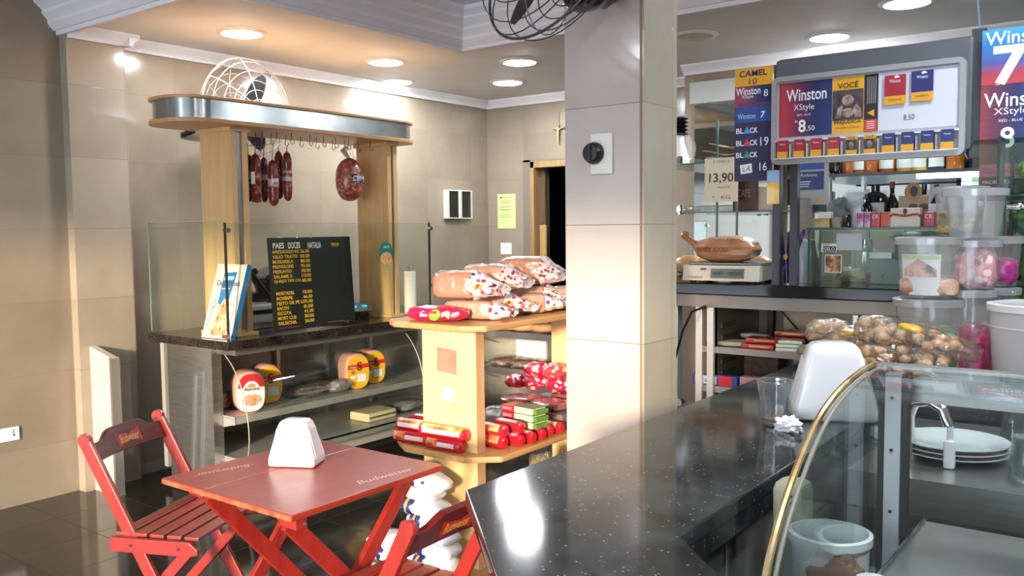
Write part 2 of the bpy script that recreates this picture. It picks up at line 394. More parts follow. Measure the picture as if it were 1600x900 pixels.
# recess crown facing the camera (along X) and along Y
sx = [(ry-d, CZ+.005+z) for d, z in prof]
g = G().prism([(y, z) for y, z in sx], rx, 2.5, 'YZ'); struct(g, 'trim_1', WHITE)
g = G().prism([(rx+d, CZ+.005+z) for d, z in prof], ly, ry, 'XZ'); struct(g, 'trim_2', WHITE)
g = G().prism([(ly-d, CZ+.005+z) for d, z in prof], -5.37, rx, 'YZ'); struct(g, 'trim_3', WHITE)
cp = [(0, 2.755), (.02, 2.755), (.028, 2.775), (.05, 2.79), (.072, 2.815), (.072, 2.83), (0, 2.83)]
g = G().prism([(-5.39+d, z) for d, z in cp], 3.0, 6.79, 'XZ').prism([(-5.285+d, z) for d, z in cp], 2.65, 3.06, 'XZ').prism([(3.005+d, z) for d, z in cp], -5.39, -5.22, 'YZ'); struct(g, 'trim_4', WHITE)
g = G().prism([(6.79-d, z) for d, z in cp], -5.39, -2.9, 'YZ').prism([(6.3-d, z) for d, z in cp], -3.04, 2.5, 'YZ'); struct(g, 'trim_5', WHITE)
g = G().box((-5.37, 3.0, 0), (-5.36, 6.7, .07)); struct(g, 'baseboard_left', M('skirting_stone', '#8d8374', .3))
# mirror panel on the right back wall
g = G().box((-2.95, 6.285, .9), (2.4, 6.298, 2.52)); o = g.build('wall_mirror', MIRROR); tag(o, 'long mirror panel covering the wall behind the bar shelves', 'mirror')
g = G().box((-2.95, 6.2, 2.52), (2.4, 6.298, 2.68)); struct(g, 'trim_6', M('pale_header', '#b9bcb8', .25))

# ------------------------------------------------------------------ ceiling downlights
LM = M('lamp_diffuser', '#f4f8ff', .4, emis=LAMP)
def downlight(x, y, z, label, r=.14, on=True):
    t = thing('ceiling_light', label, 'ceiling light', (x, y, z), group='round flush ceiling lights')
    G().lathe([(r-.02, -.012), (r, -.012), (r+.012, -.004), (r+.012, 0), (r-.02, 0)], (x, y, z), 40, closed=True).build('frame', M('lamp_ring', '#e4e8e8', .4), t)
    G().lathe([(0, -.022), (r*.6, -.02), (r-.03, -.014), (r-.02, -.006), (r-.02, -.001), (0, -.001)], (x, y, z), 40).build('diffuser', LM if on else M('dead_diffuser', '#aab39a', .3), t)
    return t
for (px, py, lab) in ((378, 51, 'round ceiling light, leftmost and nearest above the deli rack'), (603, 96, 'round ceiling light above the right end of the deli rack, front of a close pair'), (620, 127, 'round ceiling light close to the left wall, rear of a close pair'),
        (812, 96, 'round ceiling light just left of the pillar, front of two'), (793, 128, 'round ceiling light near the back wall cornice, rear of two left of the pillar'),
        (1296, 57, 'round ceiling light above the framed price board'), (1417, 3, 'round ceiling light cut by the top edge of the photo at the right')):
    p = at(px, py, Z=CZ); downlight(p.x, p.y, CZ, lab)
p = at(1085, 55, Z=CZ); downlight(p.x, p.y, CZ, 'unlit greenish round ceiling fixture right of the pillar', on=False)
# unseen lights nearby: some known from reflections, last pair added to brighten the right
for (x, y) in ((.25, .9), (1.3, 3.4), (-3.4, -.9), (-.15, 3.1), (.85, 2.1)):
    downlight(x, y, HZ, 'unseen round flush ceiling light over the near part of the room', r=.14)
# ================================================================== foreground counter
RED = wood('red_lacquer', '#84281c', '#9c3726', .34, 1, coat=.12)
REDX = wood('red_lacquer_rail', '#86221c', '#a02e24', .34, 2, coat=.2)
CT = 1.05
A = V((-1.168, 1.382)); B = V((-.678, 1.391))
dv = V((.334, -.323)).normalized()
A2 = A+dv*1.35; B2 = B+dv*.95
t = thing('bar_counter', 'long black granite bar counter crossing the foreground beside the pillar', 'counter', (-.92, 2.2, 0))
outline = [(A.x, A.y), (A2.x, A2.y), (B2.x, B2.y), (B.x, B.y), (-.678, 3.06), (1.6, 3.06), (1.6, 3.56), (-1.168, 3.56)]
G().prism(outline, CT-.035, CT, 'XY', .004).build('countertop', GRAN, t)
G().box((-.70, 1.40, CT-.075), (-.680, 3.06, CT-.035)).box((-.70, 3.04, CT-.075), (1.6, 3.062, CT-.035)).build('edge_apron', GRAN, t)
base = [(-1.13, 1.42), (-1.13+dv.x*1.2, 1.42+dv.y*1.2), (-.73+dv.x*.9, 1.40+dv.y*.9), (-.72, 1.42), (-.72, 3.1), (1.6, 3.1), (1.6, 3.52), (-1.13, 3.52)]
b = G().prism(base, 0, CT-.036, 'XY').build('base_panel', M('grey_stone_panel', '#6c6d6a', .25, col2='#7b7b77', scale=5), t)
G().tube([(A.x+.002, A.y+.01, CT-.018), (A.x+dv.x*.4, A.y+dv.y*.4, CT-.018)], .004, 6).build('metal_nosing', STEEL, t)
G().box((-.719, 1.685, .3), (-.716, 1.69, CT-.08)).build('panel_joint', M('pale_joint', '#9fa09c', .4), t)

# napkin holders ------------------------------------------------------
def holder(name, label, loc, rz, s, slot=True):
    t = thing(name, label, 'napkin holder', loc, rz)
    W = WM[t.name]; g = G(); g.m = W
    hw, hd, tw, td, H = .088*s, .062*s, .052*s, .04*s, .165*s
    def ring(z, a, b_, r):
        pts = []
        for (sx_, sy_, a0) in ((1, 1, 0), (-1, 1, 90), (-1, -1, 180), (1, -1, 270)):
            for k in range(5):
                an = math.radians(a0+k*22.5); pts.append((sx_*(a-r)+r*math.cos(an), sy_*(b_-r)+r*math.sin(an), z))
        return pts
    lv = [(0, hw-.004*s, hd-.004*s, .012*s), (.005*s, hw, hd, .014*s), (.03*s, hw*.985, hd*.985, .014*s), (H*.80, tw+.008*s, td+.004*s, .014*s), (H*.92, tw+.001*s, td, .016*s), (H*.975, tw-.008*s, td-.006*s, .014*s), (H, tw-.024*s, td-.018*s, .010*s)]
    rr = [[g.bm.verts.new(p) for p in ring(z, a, b_, r)] for z, a, b_, r in lv]
    for i in range(len(rr)-1):
        for k in range(20): g.bm.faces.new((rr[i][k], rr[i][(k+1) % 20], rr[i+1][(k+1) % 20], rr[i+1][k]))
    g.bm.faces.new(rr[0][::-1]); g.bm.faces.new(rr[-1])
    bmesh.ops.transform(g.bm, matrix=W, verts=g.bm.verts)
    g.build('shell', WPLAST, t, sharp=60)
    # napkin opening on both narrow sides
    for sg in (1, -1):
        g = G(); g.m = W
        a0 = (hw*.985+.0015, .03*s); a1 = (tw+.009*s+.0015, H*.79)
        for k in range(1):
            y0, y1 = -hd*.55, hd*.55
            vs = [g.bm.verts.new(V((sg*a0[0], y0, a0[1]))), g.bm.verts.new(V((sg*a0[0], y1, a0[1]))), g.bm.verts.new(V((sg*a1[0], y1*.9, a1[1]))), g.bm.verts.new(V((sg*a1[0], y0*.9, a1[1])))]
            g.bm.faces.new(vs)
        bmesh.ops.transform(g.bm, matrix=W, verts=g.bm.verts); g.solid(.0015)
        g.build('napkin_slot', M('napkin_paper', '#dcdde0', .8), t)
    return t
holder('napkin_holder', 'white plastic napkin holder standing on the red folding table', (-2.515, 2.03, .752), math.radians(28), 1.0)
holder('napkin_holder', 'large white plastic napkin holder on the black granite bar counter', (-.755, 2.52, CT+.002), math.radians(24), 1.30)

# drinking glass with coffee rest, crumpled napkin
c0 = V((-.850, 2.33, CT+.001))
t = thing('drinking_glass', 'small fluted glass with a little coffee left, on the bar counter', 'glass', c0)
def fl(r0_, r1_, h):
    return lambda u, v: V((c0.x+(r0_+(r1_-r0_)*v)*(1+.03*math.cos(u*2*PI*10)*(v < .8))*math.cos(2*PI*u), c0.y+(r0_+(r1_-r0_)*v)*(1+.03*math.cos(u*2*PI*10)*(v < .8))*math.sin(2*PI*u), c0.z+.004+h*v))
g = G().grid(fl(.034, .050, .118), 60, 14, True); g.build('glass_body', glassy('tumbler_glass', '#e3eaec', .16, .08, '#ffffff'), t)
G().lathe([(0, 0), (.033, 0), (.035, .005), (.035, .012), (0, .010)], c0, 32).build('thick_base', glassy('tumbler_base', '#dfe6e6', .2, .15), t)
G().tube([c0+V((.050*math.cos(k*PI/16), .050*math.sin(k*PI/16), .122)) for k in range(32)], .0018, 6, True).build('rim', glassy('tumbler_rim', '#dfe6e6', .35, .2), t)
G().lathe([(0, .013), (.0335, .013), (.0345, .020), (0, .021)], c0, 32).build('coffee', M('milky_coffee', '#8a6440', .2), t)
g = G().blob((-.795, 2.275, CT+.018), (.034, .026, .020), 2.4, (28, 18), .45, 7, 3)
g2 = g.build('crumpled_napkin', M('napkin_white', '#f2f2f2', .8), loc=(-.795, 2.275, CT)); tag(g2, 'crumpled white paper napkin lying beside the glass', 'napkin')

# ================================================================== table
TX0, TX1, TY0, TY1, TZ = -2.757, -2.063, 1.64, 2.325, .75
t = thing('folding_table', 'square red lacquered wooden folding bar table with crossed legs', 'table', ((TX0+TX1)/2, (TY0+TY1)/2, 0))
xm = TX0+.245
G().box((TX0, TY0, TZ-.022), (xm-.001, TY1, TZ), .005).box((xm+.001, TY0, TZ-.022), (TX1, TY1, TZ), .005).build('tabletop', RED, t)
G().box((TX0+.004, TY0-.001, TZ-.020), (TX1-.004, TY0+.0015, TZ-.004)).box((TX0-.001, TY0, TZ-.02), (TX0+.001, TY1, TZ-.004)).build('worn_edge', M('worn_wood', '#8a3f28', .5, col2='#b06a44', scale=30), t)
for x in (TX0+.10, TX1-.12):
    G().box((x-.018, TY0+.05, TZ-.055), (x+.018, TY1-.05, TZ-.022), .004).build('apron_rail', REDX, t)
G().box((TX1-.10, TY0+.03, TZ-.06), (TX1-.02, TY0+.075, TZ-.022), .004).build('corner_block', REDX, t)
def bar(a, b, w_, d_, side, bev=.004):
    """flat wooden lath between two points, w_ in its plane, d_ along side"""
    a, b = V(a), V(b); z = (b-a).normalized(); s_ = V(side).normalized(); x = s_.cross(z).normalized(); s_ = z.cross(x)
    mm = Matrix((x, s_, z)).transposed().to_4x4(); mm.translation = (a+b)/2
    g = G(); g.m = mm; L_ = (b-a).length; g.box((-w_/2, -d_/2, -L_/2), (w_/2, d_/2, L_/2), bev); return g
for (a, b) in (((TX0+.22, TY0+.04, TZ-.03), (TX0+.30, TY1-.05, 0)), ((TX0+.10, TY1-.05, TZ-.03), (TX0+.10, TY0+.04, 0)), ((TX1-.085, TY0+.05, TZ-.05), (TX1-.085, TY1-.0, 0)), ((TX1-.115, TY1-.07, TZ-.05), (TX1-.115, TY0-.02, 0))):
    bar(a, b, .055, .024, X_).build('leg', REDX, t)
bar((TX0+.10, TY0+.13, .13), (TX1-.115, TY0+.13, .13), .04, .02, Z_).build('stretcher', REDX, t)
CREAMT = M('cream_print', '#d9b79a', .4)
text(t, 'Budweiser', (-2.66, 1.82, TZ), (-.25, -1, 0), (1, -.25, 0), .20, .035, CREAMT, shear=.35, lift=.0008)
text(t, 'Budweiser', (-2.135, 2.10, TZ), (.12, 1, 0), (-1, .12, 0), .24, .038, CREAMT, shear=.35, lift=.0008)
for (x, y) in ((TX1-.03, TY0+.06), (TX1-.03, TY1-.10)):
    G().cyl((x+.012, y, TZ-.045), (x+.02, y, TZ-.045), .005, n=10).build('bolt', STEEL, t)

# ================================================================== folding chairs
def chair(label, loc, rz, wd=.22, dz=0):
    t = thing('folding_chair', label, 'chair', loc, rz, group=None); W = WM[t.name]
    def P(x, y, z): return W @ V((x, y, z))
    side = W.to_3x3() @ Y_
    for sg in (-1, 1):
        y = sg*wd
        bar(P(-.195, y, .82-dz), P(.235, y, 0), .050, .022, side, .006).build('back_rail', REDX, t)
        g = G(); g.m = Matrix.Translation(P(-.197, y, .825-dz)) @ side.to_track_quat('Z', 'Y').to_matrix().to_4x4()
        g.lathe([(0, -.0115), (.024, -.0115), (.026, -.009), (.026, .009), (.024, .0115), (0, .0115)], n=20).build('rail_tip', REDX, t)
        y2 = sg*(wd-.026)
        bar(P(.20, y2, .42), P(-.19, y2, 0), .042, .02, side, .005).build('leg', REDX, t)
        yr = sg*(wd+.024)
        g = G(); g.m = W; g.prism([(-.085, .425), (.235, .425), (.275, .433), (.275, .452), (.245, .478), (-.085, .478)], yr-.010, yr+.010, 'XZ', .003); g.build('seat_rail', REDX, t)
        for xx in (.003, .20):
            G().cyl(P(xx, yr+sg*.010, .452), P(xx, yr+sg*.0125, .452), .006, n=10).build('bolt', M('dark_bolt', '#3a2420', .4), t)
    for k in range(5):
        x = -.075+k*.071
        g = G(); g.m = W; g.box((x, -wd-.012, .478), (x+.058, wd+.012, .492), .004); g.build('seat_slat', RED, t)
    bar(P(-.12, -wd+.03, .06), P(-.12, wd-.03, .06), .03, .018, Z_).build('stretcher', REDX, t)
    # curved head board between the rails
    pr = []
    for k in range(25):
        q = k/24*2-1; yy = q*(wd-.012)
        pr.append((yy, .845+(.030 if abs(q) < .45 else (.030-.038*min(1, (abs(q)-.45)/.25) if abs(q) < .7 else -.008))-.006*0))
    for k in range(25):
        q = 1-k/24*2; pr.append((q*(wd-.012), .762+.012*(1-q*q)))
    g = G()
    g.prism([(y, z) for y, z in pr], -.011, .011, 'YZ', .003)
    sh = Matrix.Translation((-.178, 0, -.028-dz)) @ Matrix.Translation((0, 0, .80)) @ Matrix.Rotation(-.44, 4, 'Y') @ Matrix.Translation((0, 0, -.80))
    bmesh.ops.transform(g.bm, matrix=W @ sh, verts=g.bm.verts); g.build('head_board', wood('dark_red_board', '#4a0c0b', '#64100f', .25, 1, coat=.5), t)
    mm = (W @ sh).to_3x3(); c = (W @ sh) @ V((0, 0, .815)); n = mm @ X_
    for sg in (-1, 1):
        text(t, 'Budweiser', c+n*sg*.011, mm @ Y_*sg, mm @ Z_, .115, .034, M('gold_print', '#d6a04a', .4), lift=.001, shear=.3, off=.01)
        poly(t, 'printed_bow_tie', [(-.07, -.028), (0, -.012), (.07, -.028), (.07, .028), (0, .012), (-.07, .028)], c+n*sg*.011, mm @ Y_*sg, mm @ Z_, M('red_print', '#9c1d16', .4), th=.0006)
    return t
chair('red folding bar chair left of the table, its curved back towards the left wall', (-3.11, 1.885, 0), math.radians(24))
chair('red folding bar chair partly hidden behind the black counter, right of the table', (-1.805, 1.868, 0), math.radians(180), .203, .03)

# ================================================================== low partition by the column, socket, wall things
t = thing('partition_slab', 'low white upright slab with a bright metal edge beside the left column', 'partition', (-5.16, 2.74, 0))
G().prism([(-5.285, 0), (-5.035, 0), (-5.035, .845), (-5.285, .90)], 2.70, 2.745, 'XZ', .002).build('panel', M('partition_stone', '#bdb3a4', .3, col2='#c8bfb1', scale=4), t)
G().prism([(-5.05, 0), (-5.028, 0), (-5.028, .842), (-5.05, .848)], 2.695, 2.75, 'XZ').build('metal_edge', ALU, t)
t = thing('wall_socket', 'white double wall socket low on the left wall at the photo edge', 'socket', (-5.362, 2.22, .43))
G().box((-5.362, 2.16, .39), (-5.352, 2.30, .47), .004).build('plate', WPLAST, t)
for z in (.435, .42, .448):
    G().box((-5.353, 2.262, z), (-5.3505, 2.268 if z != .42 else 2.274, z+.008)).build('pin_hole', BLACK, t)
t = thing('breaker_box', 'white wall box with two dark windows on the left wall', 'electric box', (-5.39, 6.3, 1.83))
G().box((-5.39, 6.12, 1.685), (-5.345, 6.50, 1.955), .008).build('box', M('offwhite_box', '#c9c8bd', .4), t)
for y in (6.16, 6.34): G().box((-5.347, y, 1.70), (-5.343, y+.125, 1.945)).build('dark_window', M('smoked_window', '#1d2222', .1), t)
G().box((-5.345, 6.295, 1.69), (-5.335, 6.33, 1.95), .004).build('door_strip', M('offwhite_box', ''), t)
t = thing('notice_sheet', 'yellow green printed notice taped to the back wall', 'notice', (-5.15, 6.788, 1.75))
G().box((-5.268, 6.787, 1.59), (-5.05, 6.7895, 1.925)).build('sheet', M('yellow_green_paper', '#c6d08e', .7), t)
text(t, 'PREFEITURA DO MUNICIPIO', (-5.15, 6.787, 1.89), X_, Z_, .13, .012, M('grey_ink', '#6c7a55', .8))
for i, (z, w_) in enumerate(((1.855, .15), (1.835, .12), (1.80, .16), (1.775, .17), (1.765, .1), (1.72, .14), (1.70, .15))):
    decal(t, 'text_line', (-5.17, 6.787, z), X_, Z_, w_, .004, M('grey_ink', ''), th=.0006)
poly(t, 'round_emblem', oval(.02, .02), (-5.225, 6.787, 1.89), X_, Z_, M('dark_emblem', '#3d4636', .8))
t = thing('wall_note', 'small white paper with a grey emblem taped low on the back wall', 'notice', (-5.17, 6.788, 1.40))
G().box((-5.235, 6.787, 1.34), (-5.105, 6.7895, 1.45)).build('sheet', PAPER, t)
text(t, 'Y', (-5.17, 6.787, 1.405), X_, Z_, .03, .045, M('pale_grey_ink', '#9a9a98', .8))
t = thing('crucifix', 'small brass crucifix hanging on the back wall above the door', 'crucifix', (-4.535, 6.788, 2.45))
GOLD = M('old_brass', '#a98a4e', .3, .9)
G().box((-4.541, 6.772, 2.36), (-4.529, 6.789, 2.56), .002).box((-4.60, 6.772, 2.50), (-4.47, 6.789, 2.514), .002).build('cross', GOLD, t)
g = G().tube([(-4.535, 6.765, 2.505), (-4.534, 6.762, 2.47), (-4.537, 6.765, 2.43), (-4.535, 6.768, 2.38)], [.010, .011, .009, .005], 8)
g.tube([(-4.59, 6.768, 2.512), (-4.56, 6.765, 2.50), (-4.535, 6.764, 2.495), (-4.51, 6.765, 2.50), (-4.48, 6.768, 2.512)], .005, 6).blob((-4.535, 6.762, 2.52), (.010, .010, .013)); g.build('figure', M('pale_brass', '#cdb98c', .4, .5), t)
G().tube([(-4.535, 6.786, 2.56), (-4.535, 6.786, 2.66)], .0015, 6).build('hanging_wire', BLACK, t)
t = thing('fan_switch', 'round black fan speed knob on a white plate on the pillar front', 'switch', (-1.66, 2.78, 1.86))
G().box((-1.715, 2.768, 1.79), (-1.622, 2.78, 1.94), .006).build('plate', M('ivory_plate', '#dfdbd0', .35), t)
g = G(); g.m = frame((-1.695, 2.768, 1.868), X_, Z_); g.lathe([(0, -.0), (.040, 0), (.041, .01), (.034, .030), (.030, .034), (0, .036)], n=36); g.build('knob', BLACK, t)
g = G(); g.m = frame((-1.695, 2.768, 1.868), X_, Z_); g.box((-.006, -.028, .034), (.006, .028, .042), .002); g.build('grip', BLACK, t)
# ================================================================== deli case on the left
DT = .96; DX0, DX1, DY0, DY1 = -5.14, -4.30, 3.0, 5.45
t = thing('deli_worktop', 'long dark granite worktop on top of the left deli case', 'worktop', ((DX0+DX1)/2, 4.2, .90))
G().box((DX0, DY0, DT-.052), (DX1, DY1, DT), .003).build('granite_slab', GRAN2, t)
INT = M('case_interior', '#aaa69d', .4, .35, col2='#b6b2a8', scale=4)
t = thing('deli_case', 'stainless steel refrigerated deli case with curved glass front', 'display case', ((DX0+DX1)/2, 4.2, 0))
G().box((-5.10, 3.06, .10), (-5.06, 5.4, .908)).build('back_panel', INT, t)
side = [(-5.06, 0.0), (-4.62, 0.0), (-4.62, .908), (-5.06, .908)]
G().prism([(-5.02, .03), (-4.66, .03), (-4.54, .30), (-4.54, .908), (-5.02, .908)], 3.055, 3.085, 'XZ', .003).build('side_panel', STEEL, t)
G().prism([(-4.80, .06), (-4.775, .06), (-4.70, .72), (-4.72, .74)], 3.045, 3.056, 'XZ').prism([(-4.70, .06), (-4.675, .06), (-4.60, .76), (-4.625, .76)], 3.045, 3.056, 'XZ').build('side_moulding', ALU, t)
for y in (3.05, 5.33): G().box((-4.60, y, .10), (-4.54, y+.07, .908)).build('front_post', STEEL, t)
G().box((-4.66, 3.09, .862), (-4.36, 5.36, .905), .004).build('top_rail', STEEL2, t)
G().box((-5.0, 3.09, .12), (-4.40, 5.36, .20)).build('base_trough', INT, t)
G().box((-5.02, 3.15, .0), (-4.62, 5.3, .12)).build('plinth', DARK, t)
for z, xf in ((.485, -4.42), (.235, -4.36)):
    g = G().box((-5.06, 3.12, z-.012), (xf, 5.25, z)).box((xf-.006, 3.12, z-.045), (xf, 5.25, z))
    g.prism([(-4.62, z-.09), (xf, z-.045), (xf, z-.01), (-4.62, z-.01)], 3.12, 3.126, 'XZ'); g.build('shelf', INT, t)
for y in (3.9, 4.35, 4.8):
    G().box((-5.05, y, .2), (-5.02, y+.03, .9)).build('shelf_upright', ALU, t)
for y in (3.75, 4.55, 5.1):
    G().tube([(-5.02, y, .40), (-4.80, y, .46), (-4.66, y, .50)], .006, 6).build('shelf_bracket', STEEL2, t)
arc = [(-4.47, .862), (-4.40, .80), (-4.33, .70), (-4.285, .58), (-4.262, .45), (-4.265, .32), (-4.30, .2)]
def cr(pts, n=6):
    out = []
    P = [pts[0]]+pts+[pts[-1]]
    for i in range(1, len(P)-2):
        for k in range(n):
            s_ = k/n; a, b, c, d = [V(P[j]) for j in (i-1, i, i+1, i+2)]
            out.append(.5*((2*b)+(c-a)*s_+(2*a-5*b+4*c-d)*s_*s_+(3*b-a-3*c+d)*s_**3))
    out.append(V(pts[-1])); return out
ap = cr(arc, 5)
for (ya, yb) in ((3.10, 3.86), (3.87, 4.60), (4.61, 5.34)):
    g = G().prism([(p[0], p[1]) for p in ap]+[(p[0]-.006, p[1]) for p in ap[::-1]], ya, yb, 'XZ'); g.build('curved_glass', GLASS, t)
for y in (3.095, 4.605):
    G().tube([(p[0], y, p[1]) for p in ap], .004, 6).build('glass_edge_trim', M('pale_edge_trim', '#8f8a7a', .4), t)
# glass guard round the worktop
guard = t = thing('glass_guard', 'clear glass sneeze guard standing round the deli worktop', 'glass screen', (DX1, 4.0, DT))
gx = -4.318
G().box((gx-.006, 3.03, DT+.02), (gx, 4.76, 1.64)).build('front_pane', GLASS, t)
G().box((-5.12, 3.018, DT+.015), (gx-.01, 3.024, 1.655)).build('side_pane', GLASS, t)
G().box((gx-.0062, 3.03, 1.6395), (gx+.0002, 4.76, 1.6415)).box((gx-.0062, 4.758, DT+.02), (gx+.0002, 4.761, 1.64)).box((-5.12, 3.0178, 1.654), (gx-.01, 3.0242, 1.656)).box((-5.122, 3.0178, DT+.015), (-5.12, 3.0242, 1.655)).build('pane_edge', M('pane_edge_tint', '#9fb3a6', .2), t)
for (x, y) in ((gx-.003, 3.022), (gx-.003, 4.75)):
    G().box((x-.008, y-.006, DT), (x+.002, y+.006, 1.645)).build('post', M('dark_steel_post', '#55524c', .3, .8), t)
for (x, y, z) in ((gx+.012, 3.03, 1.60), (gx+.012, 3.0, DT+.03), (gx+.012, 3.92, DT+.035), (gx+.012, 4.75, 1.60)):
    G().cyl((x-.035, y, z), (x, y, z), .011).cyl((x, y, z), (x+.006, y, z), .014).build('clamp', CHROME, t)

# sticker on the right post
c = at(603, 396, X=-4.317)
poly(guard, 'round_sticker', oval(.135, .165), c, -Y_*-1, Z_, M('green_sticker', '#1f7a63', .35), lift=.001)
poly(guard, 'sticker_photo', oval(.11, .09), c+V((0, 0, -.035)), Y_, Z_, M('sticker_meat', '#b5683e', .4, stops=[(.3, '#8e3f22'), (.5, '#d8a77a'), (.7, '#b65a34')], scale=25), lift=.002)
text(guard, 'SABOR', c+V((0, 0, .045)), Y_, Z_, .06, .018, WPLAST, lift=.003)

# ------------------------------------------------------------------ wooden hook rack above the worktop
t = thing('hook_rack', 'tall maple rack with a steel banded top and a row of meat hooks', 'rack', (-4.62, 3.9, DT))
def stadium(x0, x1, y0, y1, c, n=6):
    pts = []
    for (cx, cy, a0) in ((x1-c, y0+c, -90), (x1-c, y1-c, 0), (x0+c, y1-c, 90), (x0+c, y0+c, 180)):
        for k in range(n+1):
            a = math.radians(a0+90*k/n); pts.append((cx+c*math.cos(a), cy+c*math.sin(a)))
    return pts
bx0, bx1, by0, by1 = -4.84, -4.40, 2.83, 4.76
G().prism(stadium(bx0-.02, bx1+.02, by0-.02, by1+.02, .20), 2.215, 2.24, 'XY', .004).prism(stadium(bx0-.02, bx1+.02, by0-.02, by1+.02, .20), 2.350, 2.368, 'XY', .004).build('beam_board', MAPLEX, t)
G().prism(stadium(bx0, bx1, by0, by1, .185, 10), 2.24, 2.35, 'XY').build('steel_band', M('galvanised_band', '#9aa3a5', .22, .9, col2='#b4bbbb', scale=5), t)
for (ya, yb) in ((3.19, 3.305), (at(608, 400, X=-4.475).y, at(623, 400, X=-4.475).y)):
    p = G().box((-4.79, ya, DT), (-4.495, yb, 2.216)).box((-4.497, ya, DT), (-4.475, ya+.035, 2.216)).box((-4.497, yb-.035, DT), (-4.475, yb, 2.216)).build('post', MAPLE, t)
    G().box((-4.497, ya+.035, DT+.04), (-4.487, yb-.035, 2.2)).build('steel_strip', STEEL2, p)
    G().box((-4.82, ya-.02, DT), (-4.445, yb+.02, DT+.022), .003).build('base_block', MAPLE, p)
    G().box((-4.81, ya-.015, 2.19), (-4.465, yb+.015, 2.216), .003).build('top_block', MAPLE, p)
HOOK = M('hook_steel', '#5e5a54', .3, .8)
hy = []
for i, (px, x) in enumerate(((386, -4.5), (399, -4.62), (409, -4.5), (423, -4.62), (432, -4.5), (446, -4.62), (455, -4.5), (469, -4.62), (484, -4.5), (494, -4.62), (505, -4.5), (519, -4.62), (524, -4.5), (538, -4.62), (544, -4.5), (559, -4.62), (578, -4.5))):
    y = at(px, 200, X=x).y; z = 2.215
    G().tube([(x, y, z), (x, y, z-.035), (x, y-.006, z-.046), (x, y-.004, z-.062), (x, y+.010, z-.070), (x, y+.022, z-.060), (x, y+.022, z-.046)], .0028, 6).build('hook', HOOK, t)
# ------------------------------------------------------------------ cured sausages
def sausage(label, px, py0, py1, X, r, mat, band, txt, cat='salami'):
    a = at(px, py0, X=X); b = at(px, py1, X=X); H = a.z-b.z
    t = thing('salami', label, cat, (a.x, a.y, b.z), group='salamis hanging from the rack hooks')
    n = 26; pts = [V((a.x, a.y, b.z+H*k/n)) for k in range(n+1)]
    rs = [r*(1-abs(k/n*2-1)**7)**.5*(.97+.05*math.sin(k*.9+px))+.001 for k in range(n+1)]
    rs[0] = r*.25; rs[-1] = r*.15
    G().tube(pts, rs, 20).build('casing', mat, t, sharp=80)
    G().tube([(a.x, a.y, a.z-.003), (a.x, a.y, a.z+.02), (a.x+.004, a.y, 2.15)], [.006, .004, .0018], 6).build('string', M('string', '#b9ad94', .8), t)
    lo, hi, m_ = band
    G().lathe([(r*1.02, b.z+H*lo), (r*1.035, b.z+H*(lo+.02)), (r*1.035, b.z+H*(hi-.02)), (r*1.02, b.z+H*hi)], (a.x, a.y, 0), 20).build('label_band', m_, t, sharp=80)
    if txt:
        text(t, txt, (a.x+r*1.06, a.y-r*.1, b.z+H*(lo+hi)/2), (.2, 1, 0), Z_, r*1.2, H*.07, M('label_red_ink', '#a8222a', .4), lift=.004)
    return t
S1 = M('salami_dark', '#5a1512', .3, coat=.4, stops=[(.35, '#4a100e'), (.6, '#6e2019'), (.75, '#a06050')], scale=30)
S2 = M('salami_red', '#7c241c', .3, coat=.4, stops=[(.35, '#6c1d17'), (.6, '#8c3226'), (.78, '#c59682')], scale=35)
LW = M('salami_label', '#cfc6c4', .4, stops=[(.4, '#d8d2d0'), (.55, '#c9a3a3'), (.7, '#b4454a')], scale=28)
LR = M('salami_label_red', '#96303a', .4, stops=[(.4, '#8c1e2a'), (.6, '#b5606a')], scale=20)
sausage('dark salami hanging leftmost behind the one with a plain white sticker', 387, 241, 315, -4.66, .030, S1, (.38, .62, LR), None)
s_ = sausage('red salami with a plain white sticker, second from the left', 399, 240, 317, -4.60, .031, S2, (.02, .06, S1), None)
decal(s_, 'white_sticker', at(395, 278, X=-4.566), Y_, Z_, .03, .075, PAPER, th=.003)
sausage('thin dark salami half hidden in the middle of the bunch', 412, 246, 316, -4.66, .024, S1, (.4, .62, LW), None)
sausage('red salami with a white and red printed label, lowest of the bunch', 426, 250, 322, -4.58, .033, S2, (.36, .60, LW), 'MS')
sausage('dark salami hanging highest at the back of the bunch', 435, 236, 311, -4.70, .028, S1, (.38, .60, LR), None)
sausage('red salami with a pale label, rightmost of the bunch', 448, 237, 314, -4.62, .030, S2, (.40, .62, LW), None)
a = at(546, 281, X=-4.60)
t = thing('mortadella', 'thick oval mortadella in a string net with a black and white label', 'mortadella', (a.x, a.y, a.z-.15))
G().blob(a, (.085, .095, .150), 2.3, (36, 24), .02, 5, 2).build('meat', M('mortadella_meat', '#8e3a2c', .35, coat=.3, stops=[(.32, '#7d2c20'), (.5, '#964536'), (.66, '#c08b76')], scale=45), t)
G().tube([a+V((0, 0, .145)), a+V((0, -.02, .17)), a+V((0, -.055, .20)), a+V((0, -.03, .23)), (a.x, a.y, 2.15)], [.012, .014, .02, .006, .002], 8).build('net_knot', M('net_string', '#b9a796', .8), t)
for k in range(6):
    an = k*PI/3; G().tube([a+V((.055*math.cos(an), .06*math.sin(an), .118)), a+V((.01*math.cos(an), .01*math.sin(an), .24))], .0012, 5).build('net_cord', M('net_string', ''), t)
g = G(); g.grid(lambda u, v: a+V((.088*math.cos((u-.5)*1.9), .098*math.sin((u-.5)*1.9)+.0, -.025+.062*v)), 16, 2); g.build('label', M('dark_label', '#23262e', .4, stops=[(.45, '#1b1e26'), (.6, '#8d9098')], scale=30), t)
text(t, 'CBM', a+V((.094, -.005, .006)), Y_, Z_, .10, .035, WPLAST, lift=.003, off=.01)

